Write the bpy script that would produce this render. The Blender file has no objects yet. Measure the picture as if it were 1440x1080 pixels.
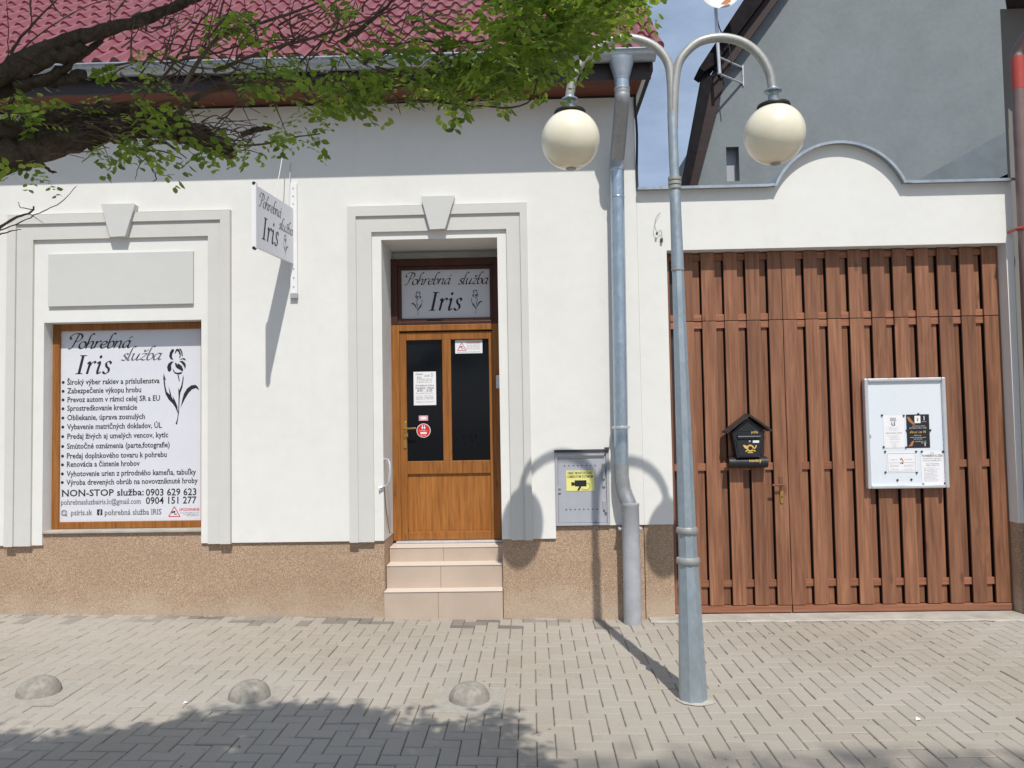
import bpy, math, random
from mathutils import Vector, Matrix
from mathutils.geometry import tessellate_polygon
random.seed(7)
S = bpy.context.scene
COL = S.collection

# ------------------------------------------------------------------ camera, world, sun, exposure
F = 1060.0                                   # focal length in pixels of the 1440 px wide photograph
MR = ((0.99953795, 0.02505057, -0.01721495), (-0.01827746, 0.04282286, -0.99891548), (-0.0242862, 0.99876858, 0.04326094))
CAM = Vector((0, -6.6, 1.72))
cd = bpy.data.cameras.new('camera'); cam = bpy.data.objects.new('camera', cd); COL.objects.link(cam)
cd.sensor_width = 36; cd.lens = F / 1440 * 36; cd.clip_start = .05; cd.clip_end = 1000
r_, d_, f_ = [Vector(v) for v in MR]
cam.matrix_world = Matrix(((r_.x, -d_.x, -f_.x, CAM.x), (r_.y, -d_.y, -f_.y, CAM.y), (r_.z, -d_.z, -f_.z, CAM.z), (0, 0, 0, 1)))
S.camera = cam
SUN = Vector((.205, -1.0, 1.46)).normalized()  # towards the sun
W = bpy.data.worlds.new('World'); S.world = W; W.use_nodes = True
wt = W.node_tree
sky = wt.nodes.new('ShaderNodeTexSky'); sky.sky_type = 'NISHITA'; sky.sun_disc = False
sky.sun_elevation = math.asin(SUN.z); sky.sun_rotation = math.atan2(SUN.x, SUN.y)
sky.air_density = 1.0; sky.dust_density = 1.2; sky.ozone_density = 1.0
bg = wt.nodes['Background']; bg.inputs['Strength'].default_value = .08
# thin high cloud: mixes a little white into the sky
wtc = wt.nodes.new('ShaderNodeTexCoord'); wmp = wt.nodes.new('ShaderNodeMapping'); wmp.inputs['Scale'].default_value = (1.2, 1.2, 3.5)
wn = wt.nodes.new('ShaderNodeTexNoise'); wn.inputs['Scale'].default_value = 2.2; wn.inputs['Detail'].default_value = 7; wn.inputs['Roughness'].default_value = .6
wr = wt.nodes.new('ShaderNodeMapRange'); wr.inputs[1].default_value = .42; wr.inputs[2].default_value = .78; wr.inputs[3].default_value = .38; wr.inputs[4].default_value = .85
wm = wt.nodes.new('ShaderNodeMixRGB'); wm.inputs[2].default_value = (8.0, 9.9, 13.2, 1)
wt.links.new(wtc.outputs['Generated'], wmp.inputs[0]); wt.links.new(wmp.outputs[0], wn.inputs['Vector']); wt.links.new(wn.outputs[0], wr.inputs[0])
wt.links.new(wr.outputs[0], wm.inputs[0]); wt.links.new(sky.outputs[0], wm.inputs[1]); wt.links.new(wm.outputs[0], bg.inputs[0])
sl = bpy.data.lights.new('sun', 'SUN'); sl.energy = 4.25; sl.angle = math.radians(.55); sl.color = (1, .956, .888)
so = bpy.data.objects.new('sun', sl); COL.objects.link(so); so.rotation_euler = SUN.to_track_quat('Z', 'Y').to_euler(); so.location = (3, -8, 12)
S.view_settings.view_transform = 'Standard'; S.view_settings.look = 'None'; S.view_settings.gamma = 1; S.view_settings.exposure = -.08


# ------------------------------------------------------------------ helpers
def ray(px, py):
    a, b = (px - 720) / F, (py - 540) / F
    return r_ * a + d_ * b + f_
def at(px, py, Y=0.0):                       # the point of the plane Y seen at a pixel of the photograph
    d = ray(px, py); t = (Y - CAM.y) / d.y
    return CAM + d * t
def ground(x, y):
    return -.045 + .0193 * min(6.5, max(0, .6 - x)) + .010 * max(0, -y)

class MB:
    def __init__(s): s.v = []; s.f = []; s.r = []; s.rnd = 0.0
    def face(s, pts):
        n = len(s.v); s.v += [Vector(p) for p in pts]; s.f.append(tuple(range(n, n + len(pts)))); s.r.append(s.rnd)
    def add(s, vs, fs):
        n = len(s.v); s.v += [Vector(p) for p in vs]
        for q in fs: s.f.append(tuple(n + i for i in q)); s.r.append(s.rnd)
    def box(s, x0, x1, y0, y1, z0, z1):
        v = [(x, y, z) for z in (z0, z1) for y in (y0, y1) for x in (x0, x1)]
        s.add(v, [(0, 2, 3, 1), (4, 5, 7, 6), (0, 1, 5, 4), (2, 6, 7, 3), (0, 4, 6, 2), (1, 3, 7, 5)]); return s
    def prism(s, poly, y0, y1):              # poly of (x, z), extruded along Y
        n = len(poly)
        ar = sum(poly[i][0] * poly[(i + 1) % n][1] - poly[(i + 1) % n][0] * poly[i][1] for i in range(n))
        if ar < 0: poly = poly[::-1]
        v = [(x, y0, z) for x, z in poly] + [(x, y1, z) for x, z in poly]
        fs = [(i, i + n, (i + 1) % n + n, (i + 1) % n) for i in range(n)]
        tri = tessellate_polygon([[Vector((x, z, 0)) for x, z in poly]])
        fs = [tuple(reversed(q)) for q in fs]
        for t in tri:
            a, b, c = [Vector(poly[i]) for i in t]
            if (b - a).x * (c - a).y - (b - a).y * (c - a).x < 0: t = t[::-1]
            fs.append(tuple(t)); fs.append(tuple(i + n for i in reversed(t)))
        s.add(v, fs); return s
    def prism_x(s, poly, x0, x1):            # poly of (y, z), extruded along X
        m = MB(); m.prism(poly, 0, 1)
        s.add([(x0 if p.y < .5 else x1, p.x, p.z) for p in m.v], [tuple(reversed(q)) for q in m.f]); return s
    def tube(s, path, rad, n=10, caps=True, up=None, sx=1.0):
        P = [Vector(p) for p in path]; k = len(P)
        if not hasattr(rad, '__len__'): rad = [rad] * k
        t0 = (P[1] - P[0]).normalized()
        u = t0.orthogonal().normalized() if up is None else (Vector(up) - t0 * Vector(up).dot(t0)).normalized()
        V = []; Fs = []
        for i in range(k):
            t = ((P[min(i + 1, k - 1)] - P[i]).normalized() + (P[i] - P[max(i - 1, 0)]).normalized())
            t = t.normalized() if t.length > 1e-6 else t0
            u = u - t * u.dot(t); u.normalize(); w = t.cross(u)
            for j in range(n):
                a = 2 * math.pi * (j + .5) / n
                V.append(P[i] + (u * math.cos(a) * sx + w * math.sin(a)) * rad[i])
        for i in range(k - 1):
            for j in range(n):
                Fs.append((i * n + j, i * n + (j + 1) % n, (i + 1) * n + (j + 1) % n, (i + 1) * n + j))
        if caps: Fs.append(tuple(range(n))[::-1]); Fs.append(tuple(range((k - 1) * n, k * n)))
        s.add(V, Fs); return s
    def lathe(s, c, prof, n=32, axis='Z'):   # prof of (r, h)
        V = []; Fs = []; k = len(prof)
        for r, h in prof:
            for j in range(n):
                a = 2 * math.pi * (j + .5) / n; x, y = r * math.cos(a), r * math.sin(a)
                V.append(Vector(c) + (Vector((x, y, h)) if axis == 'Z' else Vector((x, -h, y)) if axis == 'Y' else Vector((h, x, y))))
        for i in range(k - 1):
            for j in range(n): Fs.append((i * n + j, i * n + (j + 1) % n, (i + 1) * n + (j + 1) % n, (i + 1) * n + j))
        Fs.append(tuple(range(n))[::-1]); Fs.append(tuple(range((k - 1) * n, k * n)))
        s.add(V, Fs); return s
    def frame(s, x0, x1, z0, z1, w, y0, y1, wt=None, wb=None):   # rectangular frame, members butted
        wt = wt or w; wb = wb or w
        s.box(x0, x0 + w, y0, y1, z0, z1); s.box(x1 - w, x1, y0, y1, z0, z1)
        s.box(x0 + w, x1 - w, y0 + .002, y1, z1 - wt, z1); s.box(x0 + w, x1 - w, y0 + .002, y1, z0, z0 + wb); return s
    def grid(s, xs, zs, full, y0, y1):       # slab with rectangular openings
        nx, nz = len(xs) - 1, len(zs) - 1
        ok = lambda i, k: 0 <= i < nx and 0 <= k < nz and full((xs[i] + xs[i + 1]) / 2, (zs[k] + zs[k + 1]) / 2)
        for i in range(nx):
            for k in range(nz):
                if not ok(i, k): continue
                a, b, c, d = xs[i], xs[i + 1], zs[k], zs[k + 1]
                s.face([(a, y0, c), (b, y0, c), (b, y0, d), (a, y0, d)]); s.face([(a, y1, c), (a, y1, d), (b, y1, d), (b, y1, c)])
                if not ok(i - 1, k): s.face([(a, y0, c), (a, y0, d), (a, y1, d), (a, y1, c)])
                if not ok(i + 1, k): s.face([(b, y0, c), (b, y1, c), (b, y1, d), (b, y0, d)])
                if not ok(i, k - 1): s.face([(a, y0, c), (a, y1, c), (b, y1, c), (b, y0, c)])
                if not ok(i, k + 1): s.face([(a, y0, d), (b, y0, d), (b, y1, d), (a, y1, d)])
        return s

def worldpos(o):
    p = Vector((0, 0, 0))
    while o: p += o.location; o = o.parent
    return p
def obj(name, mb, mat, parent=None, bevel=0, smooth=False, weld=False):
    me = bpy.data.meshes.new(name)
    if parent is None:
        lo = [min(v[i] for v in mb.v) for i in range(3)]; hi = [max(v[i] for v in mb.v) for i in range(3)]
        org = Vector(((lo[0] + hi[0]) / 2, (lo[1] + hi[1]) / 2, lo[2]))
    else: org = worldpos(parent)
    me.from_pydata([v - org for v in mb.v], [], mb.f)
    at_ = me.attributes.new('rnd', 'FLOAT', 'FACE'); at_.data.foreach_set('value', mb.r)
    if smooth:
        me.shade_smooth()
        me.set_sharp_from_angle(angle=math.radians(smooth if smooth is not True else 40))
    me.materials.append(mat); o = bpy.data.objects.new(name, me); COL.objects.link(o)
    if parent is None: o.location = org
    else: o.parent = parent
    if bevel:
        b = o.modifiers.new('bevel', 'BEVEL'); b.width = bevel; b.segments = 2; b.limit_method = 'ANGLE'; b.angle_limit = math.radians(50)
    return o
def tag(o, label, cat, group=None, kind=None):
    if label: o['label'] = label
    if cat: o['category'] = cat
    if group: o['group'] = group
    if kind: o['kind'] = kind
    return o
def thing(name, loc, label, cat, group=None):
    o = bpy.data.objects.new(name, None); COL.objects.link(o); o.location = loc; o.empty_display_size = .1
    return tag(o, label, cat, group)

# ------------------------------------------------------------------ materials
class NT:
    def __init__(s, name):
        s.m = bpy.data.materials.new(name); s.m.use_nodes = True; s.t = s.m.node_tree; s.b = s.t.nodes['Principled BSDF']; s.out = s.t.nodes['Material Output']
        s.tc = s.t.nodes.new('ShaderNodeTexCoord')
    def n(s, kind, **kw):
        q = s.t.nodes.new('ShaderNode' + kind)
        for k, v in kw.items():
            if hasattr(q, k): setattr(q, k, v)
            else: q.inputs[k.replace('_', ' ')].default_value = v
        return q
    def l(s, a, b): s.t.links.new(a, b)
    def coord(s, scale=(1, 1, 1), rnd=False):
        mp = s.n('Mapping'); mp.inputs['Scale'].default_value = scale; s.l(s.tc.outputs['Object'], mp.inputs[0])
        if rnd:
            a = s.n('Attribute', attribute_name='rnd'); mul = s.n('Math', operation='MULTIPLY'); mul.inputs[1].default_value = 37.3
            s.l(a.outputs['Fac'], mul.inputs[0]); cx = s.n('CombineXYZ'); s.l(mul.outputs[0], cx.inputs[0]); s.l(mul.outputs[0], cx.inputs[2])
            s.l(cx.outputs[0], mp.inputs['Location'])
        return mp.outputs[0]
    def noise(s, scale, detail=5, rough=.55, co=None, dist=0):
        q = s.n('TexNoise'); q.inputs['Scale'].default_value = scale; q.inputs['Detail'].default_value = detail; q.inputs['Roughness'].default_value = rough; q.inputs['Distortion'].default_value = dist
        s.l(co or s.tc.outputs['Object'], q.inputs['Vector']); return q.outputs[0]
    def ramp(s, fac, stops):
        q = s.n('ValToRGB'); e = q.color_ramp.elements
        while len(e) < len(stops): e.new(.5)
        for i, (p, c) in enumerate(stops): e[i].position = p; e[i].color = (*c, 1)
        s.l(fac, q.inputs[0]); return q.outputs[0]
    def mix(s, fac, a, b, mode='MIX'):
        q = s.n('MixRGB', blend_type=mode)
        for i, x in ((0, fac), (1, a), (2, b)):
            if isinstance(x, (int, float)): q.inputs[i].default_value = x
            elif isinstance(x, tuple): q.inputs[i].default_value = (*x, 1)
            else: s.l(x, q.inputs[i])
        return q.outputs[0]
    def bump(s, h, strength=.3, dist=.01, chain=None):
        q = s.n('Bump'); q.inputs['Strength'].default_value = strength; q.inputs['Distance'].default_value = dist; s.l(h, q.inputs['Height'])
        if chain: s.l(chain, q.inputs['Normal'])
        s.l(q.outputs[0], s.b.inputs['Normal']); return q.outputs[0]
    def rng(s, fac, a, b, lo=0., hi=1.):
        q = s.n('MapRange'); q.inputs[1].default_value = a; q.inputs[2].default_value = b; q.inputs[3].default_value = lo; q.inputs[4].default_value = hi
        s.l(fac, q.inputs[0]); return q.outputs[0]
    def set(s, col=None, rough=None, metal=None, spec=None):
        if col is not None:
            if isinstance(col, tuple): s.b.inputs['Base Color'].default_value = (*col, 1)
            else: s.l(col, s.b.inputs['Base Color'])
        if rough is not None:
            if isinstance(rough, (int, float)): s.b.inputs['Roughness'].default_value = rough
            else: s.l(rough, s.b.inputs['Roughness'])
        if metal is not None: s.b.inputs['Metallic'].default_value = metal
        if spec is not None: s.b.inputs['Specular IOR Level'].default_value = spec
        return s

def dk(c, k): return tuple(x * k for x in c)
def stucco(name, c, var=.06, grain=260, bs=.25, stain=0.0, stain_col=(.45, .42, .36)):
    q = NT(name); n1 = q.noise(1.3, 6); n2 = q.noise(9, 4)
    col = q.ramp(n1, [(.3, dk(c, 1 - var)), (.7, c)]); col = q.mix(.25, col, q.ramp(n2, [(.35, dk(c, 1 - var * 1.3)), (.65, c)]))
    if stain:
        st = q.noise(1.0, 7, .7, q.coord((3.5, 3.5, .7))); col = q.mix(q.rng(st, .55, .8, 0, stain), col, stain_col)
    g = q.noise(grain, 2, .6); g2 = q.noise(3.0, 3)
    b1 = q.bump(g2, .25, .02); q.bump(g, bs, .003, b1); q.set(col, .9, spec=.25); return q.m
def flat(name, c, rough=.5, metal=0., var=.0, scale=20, bs=0.0, spec=None):
    q = NT(name)
    if var:
        n = q.noise(scale, 5); q.set(q.ramp(n, [(.3, dk(c, 1 - var)), (.7, dk(c, 1 + var * .4))]), q.rng(q.noise(scale * 1.7, 4), .3, .7, max(0, rough - .1), min(1, rough + .1)), metal)
        if bs: q.bump(q.noise(scale * 4, 3), bs, .003)
    else: q.set(c, rough, metal)
    if spec is not None: q.set(spec=spec)
    return q.m
def granular(name, cols, size=260, base_dirt=True):
    q = NT(name); v = q.n('TexVoronoi'); v.inputs['Scale'].default_value = size; q.l(q.tc.outputs['Object'], v.inputs['Vector'])
    sep = q.n('SeparateColor'); q.l(v.outputs['Color'], sep.inputs[0])
    col = q.ramp(sep.outputs[0], [(.0, cols[0]), (.45, cols[1]), (.8, cols[2]), (1, cols[3])])
    big = q.noise(1.6, 7, .62); col = q.mix(q.rng(big, .35, .65, 0, .45), col, dk(cols[1], .78))
    if base_dirt:                              # pale salt bloom creeping up from the pavement
        sx = q.n('SeparateXYZ'); q.l(q.tc.outputs['Object'], sx.inputs[0])
        h = q.n('Math', operation='MULTIPLY_ADD'); q.l(q.noise(2.3, 6, .65), h.inputs[0]); h.inputs[1].default_value = -.75; q.l(sx.outputs[2], h.inputs[2])
        col = q.mix(q.rng(h.outputs[0], -.30, -.08, .45, 0), col, (.54, .45, .35))
    q.bump(v.outputs['Distance'], .5, .003); q.set(col, .75, spec=.3); return q.m
def galv(name, c=(.42, .47, .52), metal=.55, rough=.42):
    q = NT(name); v = q.n('TexVoronoi'); v.inputs['Scale'].default_value = 55; q.l(q.coord((1, 1, .45)), v.inputs['Vector'])
    sep = q.n('SeparateColor'); q.l(v.outputs['Color'], sep.inputs[0]); n = q.noise(7, 6, .65)
    col = q.ramp(sep.outputs[0], [(0, dk(c, .92)), (1, dk(c, 1.06))]); col = q.mix(q.rng(n, .45, .7, 0, .3), col, dk(c, 1.2)); col = q.mix(q.rng(q.noise(2.6, 6, .7), .55, .8, 0, .35), col, dk(c, .66))
    q.set(col, q.rng(n, .3, .7, rough - .1, rough + .15), metal); q.bump(n, .12, .004); return q.m
def wood(name, c1, c2, c3, sc=1.0, vertical=True, rough=.5, knots=True, gloss_spec=.35, figure=1.2):
    q = NT(name); s1 = (14 * sc, 14 * sc, 1.1 * sc) if vertical else (1.1 * sc, 14 * sc, 14 * sc)
    s2 = (60 * sc, 60 * sc, 2.2 * sc) if vertical else (2.2 * sc, 60 * sc, 60 * sc)
    n1 = q.noise(1, 6, .6, q.coord(s1, True), figure); n2 = q.noise(1, 4, .6, q.coord(s2, True), .4)
    col = q.ramp(n1, [(.33, c1), (.5, c2), (.66, c3)]); col = q.mix(.45, col, q.ramp(n2, [(.35, dk(c1, .85)), (.65, dk(c3, 1.05))]))
    a = q.n('Attribute', attribute_name='rnd'); v = q.rng(a.outputs['Fac'], 0, 1, .82, 1.14)
    hs = q.n('HueSaturation'); q.l(col, hs.inputs['Color']); q.l(v, hs.inputs['Value']); col = hs.outputs[0]
    if knots:
        vo = q.n('TexVoronoi'); vo.inputs['Scale'].default_value = 1.0
        q.l(q.coord((7 * sc, 7 * sc, 2.6 * sc) if vertical else (2.6 * sc, 7 * sc, 7 * sc), True), vo.inputs['Vector'])
        col = q.mix(q.rng(vo.outputs['Distance'], .05, .13, .6, 0), col, dk(c1, .55))
    q.set(col, q.rng(n2, .3, .7, rough - .08, rough + .12), spec=gloss_spec); q.bump(n2, .25, .002); return q.m

M = dict(
    roofdark=flat('dark_roof_edge', (.016, .014, .015), .8, 0, .3, 5, spec=.1), grit=flat('grit', (.22, .19, .15), .95, 0, .6, 60), plate=flat('cast_plate', (.37, .345, .30), .9, 0, .16, 22, .4), magnet=flat('dark_magnet', (.03, .032, .04), .5),
    wall=stucco('wall_render', (.775, .77, .735), .07, 300, .3, .3, (.64, .615, .55)),
    trim=stucco('trim_render', (.63, .62, .585), .05, 380, .15, .22, (.5, .48, .43)),
    panel=stucco('panel_render', (.60, .60, .58), .04, 380, .12),
    gatewall=stucco('gate_wall_render', (.765, .76, .725), .07, 320, .22, .25, (.60, .57, .5)),
    greywall=stucco('grey_render', (.235, .263, .270), .18, 34, 1.0, .35, (.185, .205, .21)),
    neighbour=stucco('neighbour_shade_render', (.22, .215, .20), .1, 200, .3),  # darker grey: the shade on this wall is put into its colour
    plinth=granular('plinth_granules', [(.21, .13, .08), (.41, .28, .185), (.54, .39, .27), (.68, .55, .42)], 225),
    plinth2=granular('ochre_granules', [(.2, .13, .08), (.33, .23, .14), (.42, .31, .19), (.52, .42, .28)], 160),
    bargeboard=wood('dark_bargeboard', (.020, .008, .007), (.030, .012, .010), (.042, .017, .013), .5, False, .5, False), darkmetal=flat('dark_brown_sheet', (.035, .024, .027), .45, 0, .25, 6),
    soffit=wood('soffit_boards', (.10, .03, .016), (.15, .045, .024), (.20, .065, .035), .6, False, .5, False),
    zinc=galv('gutter_zinc', (.36, .40, .44), .6, .42), pipe=galv('downpipe_zinc', (.42, .50, .57), .75, .33),
    elbow=galv('old_zinc', (.34, .35, .36), .5, .5), cast=flat('grey_painted_cast_iron', (.40, .41, .44), .45, 0, .14, 12, .1),
    lamp=galv('lamp_post_zinc', (.36, .42, .46), .55, .42), armm=galv('lamp_arm_zinc', (.36, .36, .34), .45, .5),
    black=flat('black_plastic', (.012, .012, .013), .45), ink=flat('black_print', (.012, .012, .015), .6), greyink=flat('grey_print', (.12, .12, .14), .7), paleink=flat('pale_print', (.42, .42, .45), .7),
    red=flat('red_print', (.62, .02, .03), .5), pink=flat('pink_print', (.72, .35, .42), .5), white=flat('white_print', (.80, .80, .80), .55), gold=flat('gold_print', (.72, .45, .12), .4), yellow=flat('yellow_print', (.78, .74, .25), .5),
    sign=flat('sign_board', (.68, .69, .74), .45, 0, .03, 3), signdark=flat('sign_foil', (.62, .62, .66), .5, 0, .03, 3),
    alu=flat('aluminium', (.62, .63, .65), .35, .5, .06, 10), paper=flat('paper', (.80, .80, .82), .7, 0, .03, 8),
    oak=wood('golden_oak_foil', (.235, .085, .018), (.365, .138, .029), (.44, .18, .043), 1.0, True, .42, figure=2.2), oakh=wood('golden_oak_foil_horizontal', (.22, .082, .02), (.34, .13, .03), (.42, .17, .042), 1.0, False, .42),
    oakdark=wood('brown_frame_foil', (.05, .017, .010), (.075, .025, .014), (.10, .035, .02), 1.0, True, .4, False),
    gate=wood('gate_boards', (.165, .069, .037), (.235, .102, .054), (.33, .155, .085), .75, True, .5, figure=2.4), rail=wood('gate_rails', (.22, .085, .045), (.29, .12, .066), (.34, .15, .085), 1.0, False, .55, False),
    glass=flat('dark_glass', (.006, .007, .009), .1, 0, spec=.22),
    tile=flat('step_tiles', (.50, .40, .32), .4, 0, .1, 3), nosing=flat('step_nosing', (.66, .58, .50), .4),
    cabinet=flat('cabinet_paint', (.40, .41, .45), .42, 0, .06, 9), brass=flat('brass', (.55, .33, .10), .3, .8, .1, 30), steel=flat('steel', (.6, .6, .6), .25, .9),
    mailbox=flat('mailbox_paint', (.013, .014, .017), .5, 0, .2, 40, .15), board=flat('board_face', (.70, .745, .79), .3, 0, .02, 2),
    concrete=flat('concrete', (.315, .29, .25), .9, 0, .35, 26, .6), strip=flat('pale_concrete', (.43, .40, .35), .9, 0, .25, 5, .5),
    dish=flat('dish_paint', (.66, .66, .64), .5, 0, .08, 6), orange=flat('rust_orange', (.55, .20, .06), .6), cable=flat('cable', (.02, .02, .02), .6), wire=flat('steel_wire', (.45, .45, .45), .5, .3),
    rpipe=flat('mauve_brown_pipe', (.20, .135, .125), .45, 0, .15, 8), rred=flat('red_pipe', (.42, .06, .045), .45, 0, .1, 8),
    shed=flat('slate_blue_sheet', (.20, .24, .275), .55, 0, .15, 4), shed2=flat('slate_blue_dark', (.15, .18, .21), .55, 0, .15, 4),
)
def roof_mat():
    q = NT('red_roof_tiles'); n = q.noise(2.2, 6); n2 = q.noise(30, 3)
    li = q.rng(q.noise(5, 7, .7), .50, .76, 0, .55); q.set(q.mix(li, q.mix(.3, q.ramp(n, [(.3, (.215, .062, .072)), (.7, (.265, .09, .098))]), q.ramp(n2, [(.3, (.20, .05, .062)), (.7, (.31, .09, .11))])), (.20, .12, .11)), q.rng(n, .3, .7, .34, .5), spec=.45); q.bump(n2, .1, .003); return q.m
M['roof'] = roof_mat()
def globe_mat():
    q = NT('opal_globe'); q.set(q.ramp(q.noise(3, 4), [(.3, (.78, .72, .55)), (.7, (.84, .79, .64))]), .28, spec=.5)
    q.b.inputs['Subsurface Weight'].default_value = .35; q.b.inputs['Subsurface Radius'].default_value = (.12, .10, .06); q.b.inputs['Coat Weight'].default_value = .3; return q.m
M['globe'] = globe_mat()
def paver_mat():
    q = NT('paving_bricks'); a = q.n('Attribute', attribute_name='rnd')
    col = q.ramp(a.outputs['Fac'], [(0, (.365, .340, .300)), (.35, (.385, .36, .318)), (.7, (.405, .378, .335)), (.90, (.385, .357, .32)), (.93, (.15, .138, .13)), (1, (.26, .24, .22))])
    sp = q.noise(190, 3, .7); col = q.mix(.55, col, q.ramp(sp, [(.3, (.26, .24, .21)), (.5, (.42, .385, .34)), (.72, (.58, .54, .48))]), 'OVERLAY')
    st = q.noise(1.1, 7, .65); col = q.mix(q.rng(st, .4, .75, 0, .4), col, (.33, .30, .265)); st2 = q.noise(6, 6, .7); col = q.mix(q.rng(st2, .58, .8, 0, .35), col, (.24, .215, .19))
    gm = q.n('TexVoronoi'); gm.inputs['Scale'].default_value = 5.5; q.l(q.tc.outputs['Object'], gm.inputs['Vector']); col = q.mix(q.rng(gm.outputs['Distance'], .035, .075, .75, 0), col, (.13, .12, .105)); st3 = q.noise(.55, 4, .5); col = q.mix(q.rng(st3, .42, .62, 0, .35), col, (.46, .43, .39)); q.set(col, .88, spec=.25); q.bump(sp, .35, .002); return q.m
M['paver'] = paver_mat()
M['joint'] = flat('joint_sand', (.15, .135, .115), 1, 0, .4, 12)
def bark_mat():
    q = NT('bark'); n = q.noise(1, 8, .7, q.coord((16, 16, 16)), 1.5); n2 = q.noise(70, 4, .7)
    q.set(q.mix(.4, q.ramp(n, [(.35, (.04, .03, .022)), (.6, (.135, .105, .08)), (.75, (.23, .185, .14))]), q.ramp(n2, [(.3, (.035, .026, .019)), (.7, (.14, .11, .08))])), .95, spec=.15); q.bump(n, 1.0, .02, q.bump(n2, .6, .006)); return q.m
M['bark'] = bark_mat()
M['twig'] = flat('twig_bark', (.12, .078, .055), .85, 0, .4, 20)
def leaf_mat():
    q = NT('leaves'); a = q.n('Attribute', attribute_name='rnd')
    col = q.ramp(a.outputs['Fac'], [(0, (.07, .13, .018)), (.5, (.17, .265, .03)), (.85, (.28, .385, .05)), (1, (.40, .45, .09))])
    q.set(col, .5, spec=.35); tr = q.n('BsdfTranslucent'); hs = q.n('HueSaturation'); hs.inputs['Value'].default_value = 1.7; hs.inputs['Hue'].default_value = .485; q.l(col, hs.inputs['Color']); q.l(hs.outputs[0], tr.inputs[0])
    ms = q.n('MixShader'); ms.inputs[0].default_value = .5; q.l(q.b.outputs[0], ms.inputs[1]); q.l(tr.outputs[0], ms.inputs[2]); q.l(ms.outputs[0], q.out.inputs[0]); return q.m
M['leaf'] = leaf_mat()

# ------------------------------------------------------------------ lettering
_cache = {}
def text_polys(body, slab=True, bold=.0):
    key = (body, slab, bold)
    if key in _cache: return _cache[key]
    c = bpy.data.curves.new('t', 'FONT'); c.body = body; c.size = 1; c.resolution_u = 2; c.offset = bold
    o = bpy.data.objects.new('t', c); COL.objects.link(o)
    me = bpy.data.meshes.new_from_object(o.evaluated_get(bpy.context.evaluated_depsgraph_get()))
    polys = [[(me.vertices[i].co.x, me.vertices[i].co.y) for i in p.vertices] for p in me.polygons]
    if slab:                                   # add small slab serifs where a stem ends on a guide line
        from collections import Counter
        cnt = Counter(tuple(sorted(e)) for p in me.polygons for e in p.edge_keys)
        for (i, j), k in cnt.items():
            if k != 1: continue
            a, b = me.vertices[i].co, me.vertices[j].co; y = a.y
            if abs(a.y - b.y) < .003 and .05 < abs(a.x - b.x) < .125:
                x0, x1 = min(a.x, b.x), max(a.x, b.x); e = .045; t = .035
                if abs(y) < .02 + bold or abs(y + .19) < .03: polys.append([(x0 - e, y), (x1 + e, y), (x1 + e, y + t), (x0 - e, y + t)])
                elif min(abs(y - .449), abs(y - .728), abs(y - .682)) < .012 + bold: polys.append([(x0 - e, y - t), (x1 + e * .2, y - t), (x1 + e * .2, y), (x0 - e, y)])
    bpy.data.objects.remove(o); bpy.data.curves.remove(c); bpy.data.meshes.remove(me)
    xs = [x for p in polys for x, y in p]; r = (polys, min(xs), max(xs)); _cache[key] = r; return r

def catmull(pts, k=6):
    P = [Vector(p) for p in pts]
    if len(P) < 3: return P
    P = [2 * P[0] - P[1]] + P + [2 * P[-1] - P[-2]]; out = []
    for i in range(1, len(P) - 2):
        for j in range(k):
            t = j / k; a, b, c, d = P[i - 1:i + 3]
            out.append(.5 * ((2 * b) + (c - a) * t + (2 * a - 5 * b + 4 * c - d) * t * t + (3 * b - a - 3 * c + d) * t ** 3))
    return out + [P[-2]]
def nib(pts, w, thin, ang=35, k=6):            # stroke of a broad pen: list of quads
    P = catmull(pts, k); n = Vector((math.cos(math.radians(ang)), math.sin(math.radians(ang)))) * w / 2; L = []
    for i, p in enumerate(P):
        t = (P[min(i + 1, len(P) - 1)] - P[max(i - 1, 0)]); t = t.normalized() if t.length > 1e-9 else Vector((1, 0)); q = Vector((-t.y, t.x))
        h = abs(q.dot(n)); h = max(h, thin / 2); L.append((p + q * h, p - q * h))
    return [[tuple(L[i][1]), tuple(L[i + 1][1]), tuple(L[i + 1][0]), tuple(L[i][0])] for i in range(len(L) - 1)]
ELL = lambda cx, cy, rx, ry, a0=80, n=14: [(cx + rx * math.cos(math.radians(a0 + 360 * i / n)), cy + ry * math.sin(math.radians(a0 + 360 * i / n))) for i in range(n + 1)]
DOT = lambda x, y, r: [[(x + r * math.cos(6.2832 * i / 10), y + r * math.sin(6.2832 * i / 10)) for i in range(10)]]
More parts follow.
